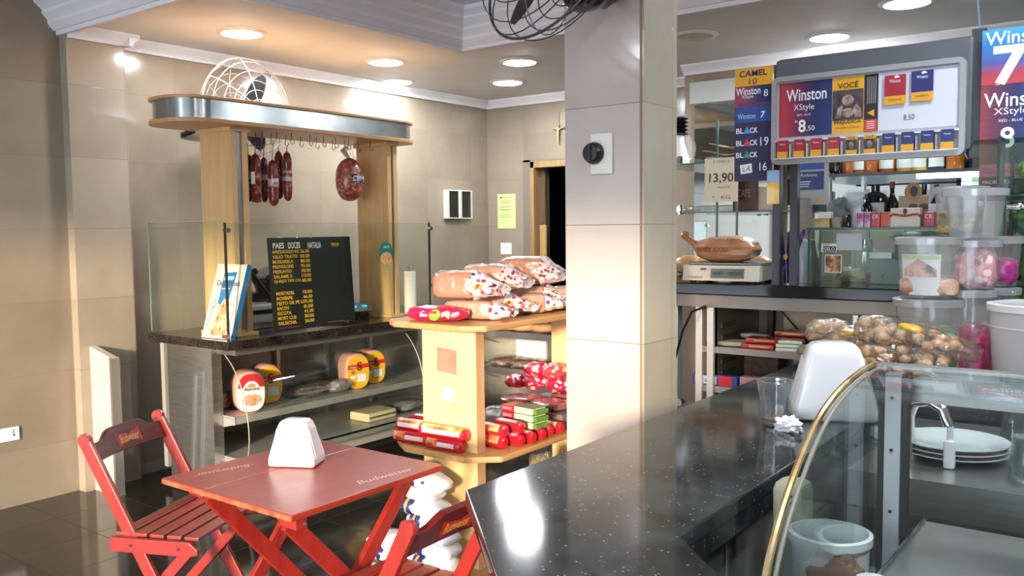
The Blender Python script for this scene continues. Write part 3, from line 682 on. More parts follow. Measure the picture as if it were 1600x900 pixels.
# ------------------------------------------------------------------ things on the worktop
# letter board
bw = V((-4.375, 3.35, DT)); bl = .665; bh = .575
t = thing('price_board', 'black grooved letter board with yellow prices leaning on the deli glass', 'price board', (-4.37, 3.68, DT))
th_ = .05; rr = V((0, 1, 0)); uu = V((-.07, 0, 1)).normalized(); cc = V((-4.355, 3.69, DT+.02+bh/2*.995))
g = G(); g.m = frame(cc, rr, uu)
g.box((-bl/2, -bh/2, -.012), (bl/2, bh/2, 0), .002)
g.build('board', M('felt_black', '#151413', .45), t)
g = G(); g.m = frame(cc, rr, uu)
for k in range(46): g.box((-bl/2+.006, -bh/2+.01+k*.0121, 0), (bl/2-.006, -bh/2+.016+k*.0121, .0016))
g.build('groove_ribs', M('groove_black', '#222120', .4), t)
YL = M('yellow_letters', '#f4bc22', .5, emis=0); WL = M('white_letters', '#efece6', .5)
def line(s_, x, y, w_, h_, m_): text(t, s_, cc+rr*(x+w_/2-bl/2)+uu*(bh/2-y), rr, uu, w_, h_, m_, lift=.0035, off=.022)
line('PAES', .03, .05, .085, .036, WL); line('DOCES', .145, .05, .095, .038, WL); line('NATALIA', .30, .052, .11, .038, WL); line('TRIOS', .49, .052, .07, .022, YL)
rows = [('APRESUNTADO KG', '26.00'), ('VELIO TRATO', '80.00'), ('MUSSARELA', '80.00'), ('PROVOLONE', '95.00'), ('PRESUNTO', '58.00'), ('SALAME S', '110.00'), ('QUEIJO TIPE CO', '68.00'), None, ('MORTADEL', '18.00'), ('ROSBIFE', '46.00'), ('PEITO DE PE U', '75.00'), ('BACON', '8.00'), ('RICOTA', '41.50'), ('MORT CUB', '30.00'), ('SALSICHA', '26.00')]
for i, r_ in enumerate(rows):
    if not r_: continue
    y = .088+i*.0305+(.012 if i > 7 else 0); n_ = len(r_[0])
    line(r_[0], .02+(.01 if i > 7 else 0), y, min(.205, n_*.0175), .021, YL); line(r_[1], .235, y, .075, .021, YL)
decal(t, 'red_strip', cc+rr*(-.22)+uu*(-bh/2+.018), rr, uu, .16, .005, M('red_strip', '#a8322c', .4), lift=.004)
decal(t, 'red_strip', cc+rr*(.16)+uu*(-bh/2+.022), rr, uu, .14, .004, M('red_strip', ''), lift=.004)
for k in (-.24, -.12, .0):
    c = cc+rr*k+uu*(bh/2+.004); G().tube([c+rr*(.011*math.cos(j*PI/6))+uu*(.010*math.sin(j*PI/6)) for j in range(12)], .0014, 6, True).build('hanging_ring', CHROME, t)

# leaflet holder box / cookery display
p0 = at(291, 527, Z=DT); p1 = at(356, 533, Z=DT)
bx = V((-4.62, 3.10, DT)); t = thing('recipe_box', 'white and blue cardboard display leaning on the left rack post', 'box', bx)
q0, q1 = V((-4.625, 3.045, DT+.003)), V((-4.365, 3.065, DT+.003)); r_ = (q1-q0).normalized(); lean = (V((-4.585, 3.145, DT+.425))-q0).normalized()
wd_ = (q1-q0).length; hh_ = .45; n_ = r_.cross(lean).normalized()
def bxp(u, v, d=0): return q0+r_*(u*wd_)+lean*(v*hh_)-n_*d
g = G(); vs = [g.bm.verts.new(bxp(u, v, d)) for d in (0, .035) for (u, v) in ((0, 0), (1, 0), (1, 1), (0, 1))]
for f in ((0, 1, 2, 3), (7, 6, 5, 4), (0, 4, 5, 1), (2, 6, 7, 3), (0, 3, 7, 4)): g.bm.faces.new([vs[i] for i in f])
g.build('carton', M('cream_card', '#e9ded0', .45), t)
g = G(); g.bm.faces.new([g.bm.verts.new(bxp(1.002, v, d)) for v, d in ((0, -.001), (1, -.001), (1, .036), (0, .036))]); g.build('blue_side', M('blue_card', '#2f7cc0', .4), t)
def flat(name, pts, mat, lift): 
    g = G(); g.bm.faces.new([g.bm.verts.new(bxp(u, v, -lift)) for u, v in pts]); return g.build(name, mat, t, recalc=False)
flat('blue_flag', [(.30, .47), (.62, .40), (.73, .90), (.30, .88)], M('blue_card', ''), .0015)
flat('flag_tag', [(.33, .78), (.66, .79), (.67, .84), (.33, .83)], M('pale_blue', '#b9cfdf', .5), .003)
flat('flag_line', [(.34, .66), (.60, .665), (.60, .675), (.34, .67)], WPLAST, .003)
text(t, 'Duprimish', bxp(.52, .73), r_, lean, .20, .045, M('charcoal_ink', '#4a4c58', .5), lift=.004)
PN = M('food_print', '#e3b58c', .5, stops=[(.35, '#f0d9c0'), (.5, '#e8b48c'), (.7, '#d98f68')], scale=16)
for (u, v, w_, h_) in ((.56, .42, .28, .24), (.50, .27, .36, .22), (.42, .13, .40, .20), (.68, .13, .30, .18)):
    flat('food_picture', [(u+w_/2*math.cos(k*PI/9), v+h_/2*math.sin(k*PI/9)) for k in range(18)], PN, .002+.0006*(u*10 % 3))
for (u, v) in ((.52, .44), (.42, .27), (.58, .13), (.35, .08)):
    flat('green_leaf', [(u+.02*math.cos(k*PI/5), v+.035*math.sin(k*PI/5)) for k in range(10)], M('leaf_print', '#7c8a3c', .5), .005)
G().tube([bxp(*p, -.006) for p in ((.24, .42), (.36, .42), (.60, .44), (.86, .46), (.90, .40), (.88, .22), (.82, .12), (.70, .10))], .0012, 5).build('drawn_outline', M('charcoal_ink', ''), t)
G().tube([bxp(*p, -.006) for p in ((.24, .42), (.16, .40), (.13, .46), (.20, .52), (.27, .48), (.20, .40), (.10, .15), (.16, .12), (.22, .13))], .0012, 5).build('drawn_outline', M('charcoal_ink', ''), t)

# slicer, knob scale, film roll
t = thing('meat_slicer', 'white meat slicer with a black angled arm behind the price board', 'slicer', (-4.85, 3.62, DT))
G().box((-5.08, 3.42, DT+.03), (-4.68, 3.92, DT+.16), .03).box((-5.06, 3.44, DT), (-4.70, 3.90, DT+.035), .01).build('body', M('enamel_white', '#e4e2dc', .25, coat=.4), t)
G().box((-4.682, 3.46, DT+.10), (-4.675, 3.66, DT+.125), .004).build('tray_slot', BLACK, t)
g = G(); g.m = frame((-4.80, 3.72, DT+.27), (.3, 1, 0), (-.25, 0, 1)); g.lathe([(0, 0), (.13, 0), (.135, .008), (.12, .014), (0, .018)], n=40); g.build('blade', CHROME, t)
G().tube([(-4.72, 3.42, DT+.44), (-4.74, 3.52, DT+.33), (-4.76, 3.62, DT+.22), (-4.78, 3.70, DT+.16)], [.014, .024, .026, .02], 10).build('arm', BLACK, t)
G().blob((-4.70, 3.50, DT+.375), (.022, .022, .022)).blob((-4.72, 3.63, DT+.335), (.016, .03, .016)).build('knob', BLACK, t)
G().blob((-4.80, 3.60, DT+.20), (.06, .10, .035), 2.6).build('blade_guard', BLACK, t)
t = thing('deli_scale', 'small deli scale with two blue lit displays beside the price board', 'scale', (-4.62, 4.25, DT))
cs = at(570, 483, X=-4.55)
g = G(); g.m = frame((-4.60, cs.y, DT+.085), (.2, 1, 0), (-.5, 0, .86)); g.box((-.10, -.035, -.02), (.10, .04, 0), .008); g.build('head', M('scale_grey', '#77746c', .35), t)
for k in (-.045, .04):
    g = G(); g.m = frame((-4.60, cs.y, DT+.085), (.2, 1, 0), (-.5, 0, .86)); g.prism(oval(.05, .022, 16, k, .005), .0, .0015); g.build('display', M('blue_display', '#2aa6d8', .3, emis=.7), t)
G().box((-4.86, cs.y-.13, DT+.005), (-4.64, cs.y+.13, DT+.055), .01).cyl((-4.62, cs.y, DT), (-4.61, cs.y, DT+.07), .015).build('base', BLACK, t)
c = V((-4.60, at(641, 487, Z=DT).y-.15, DT)); c = at(641, 484, X=-4.5); c.z = DT
t = thing('paper_roll', 'upright roll of white film at the right end of the deli worktop', 'roll', c)
G().lathe([(.012, 0), (.046, 0), (.046, .32), (.012, .32)], c, 32, closed=True).build('roll', M('roll_white', '#e9e2d8', .5), t)
G().cyl(c, c+V((0, 0, .36)), .011).build('core', M('core_card', '#8d8a80', .6), t)

# hams in the case
def ham(label, y, x, s, col, face, kind):
    t = thing('ham', label, 'ham', (x, y, .485), group='wrapped hams on the upper deli shelf')
    c = V((x, y, .485+.122*s))
    # half-oval body lying along -X..+X with the printed face towards the room
    pr = [(.088*s*math.copysign(abs(math.cos(a))**.75, math.cos(a)), .126*s*math.copysign(abs(math.sin(a))**.7, math.sin(a))) for a in [2*PI*k/36 for k in range(36)]]
    rz = RZ(math.radians(-22)); ax = rz @ X_; ay = rz @ Y_
    def ringp(d, k): return [c+ax*d+ay*(a*k)+Z_*(b*k-.004*(1-k)) for a, b in pr]
    g = G(); rs = [[g.bm.verts.new(p) for p in ringp(d, k)] for d, k in ((-.10, .80), (-.09, .93), (-.06, 1), (.06, 1), (.088, .97), (.10, .88))]
    for i in range(5):
        for j in range(36): g.bm.faces.new((rs[i][j], rs[i][(j+1) % 36], rs[i+1][(j+1) % 36], rs[i+1][j]))
    g.bm.faces.new(rs[0][::-1]); g.bm.faces.new(rs[-1]); g.build('ham_body', M('ham_pink', '#e0a08c', .35, coat=.4, col2='#e8b09c', scale=6), t, sharp=60)
    fc = c+ax*.1005
    def fl(name, pts, mat, lift):
        return poly(t, name, [(a, b) for a, b in pts], fc, ay, Z_, mat, lift=lift, th=.0012)
    fp = [(a*.90, b*.90) for a, b in pr]
    fl('printed_face', fp, face, 0)
    if kind == 'S':
        fl('red_band', [(-.078*s, .018*s), (.078*s, .028*s), (.078*s, .058*s), (-.078*s, .048*s)], M('band_red', '#c3272c', .35), .002)
        text(t, 'S', fc+ay*.008*s+Z_*.04*s, ay, Z_, .035*s, .062*s, M('dark_brown_ink', '#5a1c10', .4), lift=.006, off=.01)
        text(t, 'mortadela', fc-ay*.04*s+Z_*.036*s, ay, Z_, .05*s, .012*s, M('cream_ink', '#f4e5c8', .4), lift=.005)
        fl('white_sticker', [(-.01*s, -.07*s), (.055*s, -.07*s), (.055*s, -.015*s), (-.01*s, -.015*s)], M('sticker_white', '#d8d4d4', .4), .003)
        fl('small_sticker', [(-.06*s, -.045*s), (-.02*s, -.045*s), (-.02*s, -.025*s), (-.06*s, -.025*s)], M('sticker_white', ''), .003)
        fl('brown_seal', oval(.03*s, .03*s, 16, -.04*s, 0), M('seal_brown', '#a8701c', .4), .003)
    else:
        top = [p for p in fp if p[1] > .02]; 
        fl('red_header', [(-.079*s, .03*s)]+[p for p in sorted(fp, key=lambda q: q[0]) if p[1] > .045*s]+[(.079*s, .03*s)], M('band_red', ''), .002)
        fl('white_arch', [(.05*s*math.cos(k*PI/14), .012*s+.058*s*math.sin(k*PI/14)) for k in range(15)], M('sticker_white', ''), .004)
        fl('sun_badge', [(.026*s*math.cos(k*PI/10), .032*s+.024*s*math.sin(k*PI/10)) for k in range(11)], M('sun_orange', '#dd8a4e', .4), .006)
        text(t, 'Aurora', fc+Z_*.024*s, ay, Z_, .09*s, .022*s, M('dark_ink', '#20222a', .4), lift=.008, off=.012)
        fl('meat_picture', oval(.12*s, .07*s, 24, 0, -.045*s), M('ham_print', '#c98264', .4, stops=[(.35, '#b06246'), (.6, '#e0a888')], scale=30), .003)
    return t
M('sticker_white', '#d8d4d4', .4); M('band_red', '#c3272c', .35)
YF_ = M('yellow_face', '#e6a820', .35, coat=.3)
WF_ = M('pale_face', '#e3d2cb', .35, coat=.3, col2='#ead9d2', scale=20)
XH = -4.58
def hy_(px, py): return at(px, py, X=XH+.08).y
ham('wrapped ham with a red header and white printed face, leftmost in the deli case', hy_(394, 610)-.0, XH+.03, 1.02, 0, WF_, 'A')
ham('yellow faced mortadella half behind the leftmost ham', hy_(430, 606)+.06, XH-.10, 1.02, 0, YF_, 'S')
ham('yellow faced mortadella with a full pink side, right pair of the deli case', hy_(564, 580), XH, 1.0, 0, YF_, 'S')
ham('yellow faced mortadella at the far right of the upper deli shelf', hy_(592, 577)+.045, XH-.06, .98, 0, YF_, 'S')
# bagged slices and odd packs in the case
def pack(name, label, cat, c, r, mat, rot=None, nz=.25, seed=1, p=2.4, group=None, film=None, k=.82):
    t = thing(name, label, cat, (c[0], c[1], c[2]-r[2]), group=group)
    G().blob(c, (r[0]*k, r[1]*k, r[2]*k), p, (22, 14), nz, 5, seed, rot).build('contents', mat, t)
    G().blob(c, r, p, (26, 16), nz*1.2, 8, seed+5, rot).build('bag', film or FILM, t); return t
SL = M('sliced_cheese', '#c9a274', .5, stops=[(.35, '#8a4a38'), (.5, '#c79a70'), (.7, '#e2cba0')], scale=22)
pack('cold_cuts_bag', 'clear bag of sliced cold cuts at the left end of the deli shelf', 'bag', (-4.72, 3.22, .545), (.08, .07, .06), SL, seed=3)
pack('cold_cuts_bag', 'crumpled clear bag of meat lying between the hams of the deli case', 'bag', (-4.62, 3.86, .523), (.12, .20, .038), M('greyish_meat', '#6a5a54', .5, stops=[(.35, '#4d4340'), (.6, '#8a7a74')], scale=14), seed=4)
pack('cold_cuts_bag', 'clear bag with a white sticker in the middle of the deli shelf', 'bag', (-4.52, 4.02, .53), (.06, .10, .045), M('pale_meat', '#8f837f', .5, col2='#b3a8a4', scale=10), seed=5)
t = thing('cheese_block', 'pale cheese block with a dark stripe on the lower deli shelf', 'cheese', (-4.56, 4.38, .235))
G().box((-4.66, 4.24, .235), (-4.46, 4.52, .30), .015).build('cheese', M('pale_cheese', '#dcc9a0', .5), t)
G().box((-4.461, 4.25, .262), (-4.458, 4.51, .274)).build('dark_rind', M('dark_rind', '#6a5540', .5), t)
pack('cold_cuts_bag', 'clear bag beside the cheese block on the lower deli shelf', 'bag', (-4.54, 4.72, .275), (.09, .14, .04), M('pale_meat', ''), seed=6)
pack('cold_cuts_bag', 'clear bag at the right end of the lower deli shelf', 'bag', (-4.52, 5.06, .28), (.10, .12, .045), SL, seed=9)
def carton(name, label, cat, c, s, rz, mat, group=None, bev=.003):
    t = thing(name, label, cat, c, rz, group=group); g = G(); g.m = WM[t.name]
    g.box((-s[0]/2, -s[1]/2, 0), (s[0]/2, s[1]/2, s[2]), bev); g.build('carton', mat, t); return t
# ================================================================== wooden gondola shelf
gx0, gx1 = -2.815, -2.488
t = thing('display_shelf', 'maple display shelf of two octagonal boards on upright panels by the pillar', 'shelf', (-2.65, 3.4, 0))
for (ya, yb) in ((3.03, 3.09), (4.115, 4.175)):
    G().box((gx0, ya, .03), (gx1-.0, yb, 1.145), .002).build('upright_panel', PANELW, t)
    G().box((gx1, ya+.001, .03), (gx1+.002, yb-.001, 1.145)).build('panel_edge', wood('shaded_edge_tan', '#c89c6e', '#d6ab7c', .5), t)  # shade in the colour: darker tan for the side the sun misses
def octo(x0, x1, y0, y1, c): return [(x0+c, y0), (x1-c, y0-.0), (x1, y0+c*.8), (x1, y1-c), (x1-c, y1), (x0+c, y1), (x0, y1-c), (x0, y0+c*.7)]
G().prism(octo(-2.965, -2.375, 2.90, 4.32, .09), 1.142, 1.172, 'XY', .008).build('shelf_board', MAPLEX, t)
G().prism(octo(-3.00, -2.36, 2.94, 4.32, .14), .545, .575, 'XY', .008).build('shelf_board', MAPLEX, t)
G().prism(octo(-3.00, -2.36, 2.94, 4.32, .12), .0, .03, 'XY', .004).build('base_board', MAPLEX, t)
c = V((-2.665, 3.029, .985))
poly(t, 'taped_card', [(-.055, -.052), (.063, -.060), (.065, .052), (-.052, .062)], c, X_, Z_, M('pinkish_card', '#a87862', .5, col2='#b58672', scale=12), th=.002)
poly(t, 'tape_film', [(-.085, -.03), (-.05, -.06), (-.05, .065), (-.075, .06)], c, X_, Z_, glassy('tape', '#ffffff', .1, .1), th=.0015)
decal(t, 'white_price_tag', V((-2.655, 3.029, .83)), X_, Z_, .075, .065, M('bright_paper', '#f6f3ec', .6), th=.001)

WRAP = spots('dotted_wrapper', '#e8dcd8', ['#c4254c', '#27276a', '#d8a02c', '#d9536e', '#b82a3a', '#6a4a90'], 36, size=.42)
WRAP2 = spots('dotted_wrapper_pale', '#d8c9c4', ['#a83a52', '#8a3550', '#c77a88', '#6d2c46'], 42, size=.34)
CRUST = M('loaf_crust', '#c27c50', .5, col2='#d39468', scale=5, bmp=.1)
CRUST2 = M('loaf_crust_pale', '#cf9878', .5, col2='#dba88c', scale=5, bmp=.1)
def loaf(label, c, L_, r, rz, crust, wrap, seed, tail=.35, zoff=0):
    """sliced loaf in a clear bag whose printed end is gathered"""
    c = V(c); t = thing('bread_loaf', label, 'bread', (c.x, c.y, c.z), group='bagged loaves on the top board'); R = RZ(rz); ax = R @ X_
    cc = c+V((0, 0, r))
    G().blob(cc, (L_/2, r*.95, r*.93), 7, (36, 24), .035, 5, seed, R, 4.5).build('loaf', crust, t)
    G().blob(cc+V((0, 0, .002)), (L_/2*1.07, r*1.04, r*1.0), 5.5, (40, 26), .06, 9, seed+3, R, 3.6).build('clear_bag', glassy('bag_film', '#fbf6f2', .12, .22, '#efe0d6', .15, .9, 22), t)
    g = G(); n = 14; st = cc+ax*(L_*.50-.015); rings = []
    def f(u, v):
        rr = r*(1.06-.25*v)*(1+.14*noise.noise(V((u*9, v*4, seed)))+.08*math.sin(u*2*PI*9+seed+v*3)*v); a = u*2*PI
        kz = (1-.55*v**.8); wv = R @ V((0, math.cos(a)*rr*(1.1+.25*v), math.sin(a)*rr*kz))
        return st+ax*(v*tail*L_*.8+.003*math.sin(u*25+seed)*v)+wv-V((0, 0, r*.42*v-.01*v))
    g.grid(f, 48, 14, True)
    cl = V((0, 0, 0)); n0 = len(g.bm.verts)
    g.bm.verts.ensure_lookup_table(); endv = [v for i, v in enumerate(g.bm.verts) if i % 15 == 14]
    for v in endv: cl += v.co
    cv = g.bm.verts.new(cl/len(endv)-ax*.015)
    for i in range(len(endv)): g.bm.faces.new((endv[i], endv[(i+1) % len(endv)], cv))
    g.build('gathered_end', wrap, t, sharp=80)
    return t
zt = 1.173
ca = .62   # the loaves lie along the picture's width, roughly
def L2(px, py, z): p = at(px, py, Z=z); return p
rzz = math.radians(32)
# lower layer
pk = thing('snack_bag', 'pink red snack bag with a green badge at the front of the top board', 'snack bag', (-2.69, 3.005, zt))
R_ = RZ(math.radians(14)); cc_ = V((-2.69, 3.005, zt+.036))
PINK = M('pink_foil', '#d81f4e', .18, coat=.6, bmp=.3, bscale=14)
G().blob(cc_, (.155, .065, .036), 2.6, (36, 20), .10, 6, 3, R_).build('bag', PINK, pk)
fr = R_ @ X_; fc_ = at(698, 481, Y=2.968)
fc_ = cc_+R_ @ V((.0, -.066, .0))
uu_ = V((0, .25, 1)).normalized()
poly(pk, 'green_badge', oval(.058, .052), fc_+fr*.02-V((0, .001, .002)), fr, uu_, M('badge_green', '#6db82a', .35), th=.002)
text(pk, 'BALAS', fc_+fr*.02-V((0, .002, .002)), fr, uu_, .045, .012, M('yellow_letters2', '#f2e23a', .4), lift=.003)
poly(pk, 'pale_picture', [(-.02, -.012), (0, -.005), (.02, -.02), (.022, .012), (.005, .018), (-.02, .008)], fc_+fr*.075-V((0, .0, .0)), fr, uu_, M('cream_print2', '#f3dc9a', .4), th=.003)
poly(pk, 'white_lettering', [(-.02, -.012), (.016, -.012), (.018, .003), (-.006, .016), (-.02, .008)], fc_-fr*.035, fr, uu_, M('sticker_white', ''), th=.003)
loaf('loaf in a dotted wrapper lying beneath the front loaf beside the pink bag', (-2.60, 3.14, zt), .26, .045, math.radians(12), CRUST2, WRAP, 2, .5)
loaf('bagged loaf with a bold dotted wrapper end, frontmost of the upper layer', (-2.70, 3.17, zt+.088), .235, .068, math.radians(8), CRUST, WRAP, 5, .75)
loaf('flat bagged loaf under the others near the middle of the top board', (-2.70, 3.40, zt), .28, .055, math.radians(5), CRUST2, WRAP, 7, .6)
loaf('bagged loaf in the second row of the upper layer', (-2.72, 3.42, zt+.105), .24, .07, math.radians(12), CRUST2, WRAP2, 8, .6)
loaf('bagged loaf with reddish dots, hindmost and highest of the pile', (-2.68, 3.68, zt+.125), .25, .075, math.radians(14), CRUST, WRAP2, 11, .5)
loaf('loaf under the hindmost one at the back of the top board', (-2.66, 3.68, zt), .27, .065, math.radians(5), CRUST2, WRAP2, 12, .5)
loaf('small dotted loaf bag lying towards the pillar end of the top board', (-2.52, 3.52, zt), .13, .05, math.radians(50), CRUST2, WRAP, 13, .9)
loaf('dotted loaf bag at the back corner of the top board nearest the pillar', (-2.50, 3.78, zt), .14, .06, math.radians(40), CRUST2, WRAP2, 14, .8)

# red biscuit rolls on the lower board
BR = M('biscuit_red', '#c91f2c', .2, coat=.6, bmp=.15, bscale=18)
BW = M('biscuit_white', '#f2e6e2', .3, coat=.4, stops=[(.3, '#f6ece8'), (.6, '#f2d8d0'), (.75, '#d94a4c')], scale=14)
BO = M('biscuit_picture', '#e08a50', .3, stops=[(.35, '#c92a30'), (.5, '#e7a05a'), (.65, '#f0c9a0')], scale=16)
zb = .576
def roll(label, c, L_, r, rz, kind=0, group='biscuit rolls on the lower board', tilt=0):
    t = thing('biscuit_roll', label, 'biscuit pack', c, rz, group=group); W = WM[t.name]; c = V(c)
    R = RZ(rz); ax = R @ X_; cc = c+V((0, 0, r*.92))
    n = 20; pts = [cc+ax*(L_*(k/n-.5)) for k in range(n+1)]
    rs = [r*(1 if .05 < k/n < .95 else .93)*(1+.015*math.sin(k*2.1)) for k in range(n+1)]
    G().tube(pts, rs, 18).build('roll', BR, t)
    for s_ in (-1, 1):
        e = cc+ax*(L_/2*s_); G().cyl(e, e+ax*(.008*s_), r*.93, r*.6, 16).build('crimped_end', BR, t)
    def patch(name, a, b, th0, th1, mat, k=1.02):
        g = G(); sd = R @ Y_
        def f(u, v):
            an = th0+(th1-th0)*v; return cc+ax*(L_*(a+(b-a)*u-.5))+(sd*(-math.cos(an))+Z_*math.sin(an))*r*k
        g.grid(f, 6, 8); return g.build(name, mat, t, sharp=80)
    if kind == 0:
        patch('white_panel', .08, .92, -.25, .45, BW, 1.03); patch('picture', .05, .95, .45, 1.5, BO, 1.03)
    elif kind == 1:
        patch('white_panel', .35, .85, -.3, .4, M('biscuit_white', ''), 1.03); patch('picture', .03, .34, -.5, .9, BO, 1.03)
    elif kind == 2:
        patch('silver_label', .1, .9, .9, 1.9, M('silver_label', '#b9aeb0', .3), 1.03)
    else:
        patch('picture', .1, .9, .0, 1.2, BO, 1.03)
    return t
a1 = math.radians(4)
roll('red and white biscuit roll, upper left of the front stack on the lower board', (-2.885, 3.03, zb+.052), .17, .030, a1, 0)
roll('red and white biscuit roll, upper right of the front stack on the lower board', (-2.66, 3.005, zb+.052), .27, .031, a1-.03, 0)
roll('red biscuit roll lying lowest at the front left of the lower board', (-2.86, 3.01, zb), .22, .030, a1, 1)
roll('red biscuit roll lying lowest at the front right of the lower board', (-2.645, 2.995, zb), .20, .030, a1-.03, 1)
roll('red biscuit roll behind the front ones, left of the upright panel', (-2.90, 3.12, zb), .16, .030, .05, 0)
roll('red biscuit roll lying on top behind the front ones, left of the upright panel', (-2.90, 3.14, zb+.055), .15, .028, .1, 2)
a2 = math.radians(-8)
for i, (x, y, z, k, lab) in enumerate(((-2.50, 3.17, 0, 3, 'red biscuit roll with orange picture right of the panel, bottom row'), (-2.50, 3.15+.02, .055, 3, 'red biscuit roll with orange picture right of the panel, second row'),
        (-2.46, 3.25, .0, 2, 'red biscuit roll end, second of the bottom row right of the panel'), (-2.48, 3.27, .055, 2, 'red biscuit roll with a silver label on the second row'),
        (-2.45, 3.33, 0, 2, 'red biscuit roll end, third of the bottom row right of the panel'), (-2.45, 3.41, 0, 2, 'red biscuit roll end below the green and cream packs'), (-2.46, 3.49, 0, 3, 'red biscuit roll end under the green packs'), (-2.45, 3.57, 0, 3, 'red biscuit roll end, last before the rear upright panel'))):
    roll(lab, (x, y, zb+z), .15 if z else .14, .030, a2, k)
# green and cream wafer packs
GRN = M('pack_green', '#5c8f3a', .25, coat=.4); CRM = M('pack_cream', '#e9e6bd', .3, coat=.3); PRD = M('pack_red', '#cc2a40', .25, coat=.4)
for i, (dz, lab) in enumerate(((.0, 'cream and green wafer pack, lowest of the pair'), (.034, 'cream and green wafer pack lying in the middle of its stack'), (.068, 'cream and green wafer pack, topmost with red printed end'))):
    c = V((-2.48, 3.40-.0, zb+.058+dz)); t = thing('wafer_pack', lab, 'wafer pack', c, math.radians(-6)); W = WM[t.name]
    g = G(); g.m = W; g.box((-.035, -.05, 0), (.085, .05, .032), .006); g.build('cream_wrapper', CRM, t)
    g = G(); g.m = W; g.box((-.115, -.0505, -.0), (-.033, .0505, .0325), .006); g.build('red_end', PRD if i else CRM, t)
    g = G(); g.m = W; g.box((-.03, -.048, .030), (.09, .048, .0335), .001); g.build('green_top', M('pack_olive', '#76855a', .3), t)
    g = G(); g.m = W; g.box((.083, -.045, .004), (.108, .047, .026), .004); g.build('green_crimp', GRN, t)
    if i: text(t, 'BONO', W @ V((-.075, -.051, .017)), W.to_3x3() @ X_, Z_, .055, .013, M('sticker_white', ''), lift=.001)
# heap of red panettone style bags at the back
RB = spots('red_bag_print', '#cf1f48', ['#efe0dc', '#e8c9c0', '#cf1f48', '#f0dcd4', '#e9d6cf'], 30, .25, .40, .5)
for i, (px, z, lab) in enumerate(((808, .695, 'red bag with white patches, leftmost of the heap on the lower board'), (838, .695, 'red bag with white patches, middle of the lower row of the heap'), (872, .695, 'red bag with white patches, right of the lower row beside the pillar'),
        (838, .770, 'red bag with white patches, left of the upper row of the heap'), (868, .770, 'pinkish red bag lying on top of the heap beside the pillar'))):
    c = at(px, 600, Y=3.96 if i else 3.94); c.z = z+.038
    t = thing('sweets_bag', lab, 'sweets bag', (c.x, c.y, c.z-.038), group='red sweets bags heaped on the lower board')
    G().blob(c, (.062, .07, .040), 2.4, (24, 16), .16, 6, i+2, RZ(i*.5)).build('bag', RB if i < 4 else spots('pink_bag_print', '#b8434a', ['#e9c9b8', '#d98a8a', '#e0b0a0'], 30, .3, .3, .5), t)
t = pack('dark_sweets_bag', 'dark violet clear bag lying behind the biscuit rolls next to the panel', 'sweets bag', (-2.66, 3.42, zb+.062), (.10, .11, .06), M('dark_grape', '#4a4650', .4, col2='#6a5a66', scale=12), seed=3)
carton('grey_carton', 'flat greyish carton under the maroon packets on the lower board', 'box', (-2.63, 3.86, zb+.001), (.42, .46, .075), 0, M('greyish_carton', '#6c5a58', .5, col2='#7c6a66', scale=6))
for i, (x, y, rz_, lab) in enumerate(((-2.77, 3.76, .3, 'maroon flat packet under the heap of red bags, left'), (-2.56, 3.74, -.2, 'maroon flat packet in front of the heap of red bags'), (-2.60, 4.0, .1, 'maroon flat packet lying directly under the red bags'))):
    o = G().blob((x, y, zb+.098), (.11, .09, .020), 3.5, (24, 14), .08, 5, i, RZ(rz_)).build('flat_packet', M('maroon_packet', '#7a3f40', .25, coat=.5, col2='#8c5552', scale=8), loc=(x, y, zb+.078)); tag(o, lab, 'packet')
# items on the base board right of panel
t = pack('cake_pack', 'orange brown cake in a clear pack on the lowest board', 'cake', (-2.50, 3.30, .12), (.12, .14, .06), M('cake_brown', '#93451f', .4, col2='#a85a2c', scale=6), seed=2, p=4)
t = pack('cake_pack', 'dark chocolate cake in a clear pack lying on the orange one', 'cake', (-2.50, 3.32, .23), (.11, .12, .05), M('choc_cake', '#3c241c', .4, col2='#5a3626', scale=14), seed=5, p=4)
t = pack('cake_pack', 'greenish yellow bag leaning beside the dark cake pack', 'cake', (-2.48, 3.52, .33), (.07, .06, .14), M('greenish_cake', '#9a8a48', .4, col2='#b89a68', scale=10), seed=8)

# sugar bags on a small stool against the front panel
o = thing('white_crate', 'grey white crate under the heap of white sugar bags', 'crate', (-2.80, 2.83, 0))
G().box((-2.96, 2.78, 0), (-2.46, 2.925, .05), .004).build('crate_base', M('crate_grey', '#8f8b80', .6), o)
G().box((-2.955, 2.785, .05), (-2.945, 2.92, .10)).build('crate_side', M('crate_grey', ''), o)
SUG = M('sugar_plastic', '#f3f2f4', .25, coat=.5, bmp=.25, bscale=9)
NAVY = M('navy_print', '#1d2a66', .3, coat=.3, stops=[(.5, '#1d2a66'), (.62, '#2c3f86'), (.72, '#c9cfe0')], scale=14)
def sugar(label, x, y, z, rz, tilt, seed):
    t = thing('sugar_bag', label, 'sugar bag', (x, y, z-.035), group='white sugar bags heaped at the shelf front')
    R = RZ(rz) @ RY(tilt)
    G().blob((x, y, z), (.125, .075, .042), 3.2, (30, 18), .08, 5, seed, R, 2.2).build('bag', SUG, t)
    g = G(); c = V((x, y, z))
    g.blob(c+R @ V((-.045, 0, 0)), (.046, .0805, .0465), 4, (24, 16), .06, 5, seed, R, 2.3); g.build('navy_label', NAVY, t)
    g = G(); g.blob(c+R @ V((-.045, -.005, .003)), (.010, .081, .0475), 4, (16, 12), .04, 5, seed, R, 2.3); g.build('gold_stripe', M('gold_stripe', '#b99a48', .3), t)
    return t
k = 0
lab = ['lowest right', 'second from the bottom', 'third from the bottom', 'fourth from the bottom', 'fifth from the bottom', 'second from the top', 'topmost, tilted']
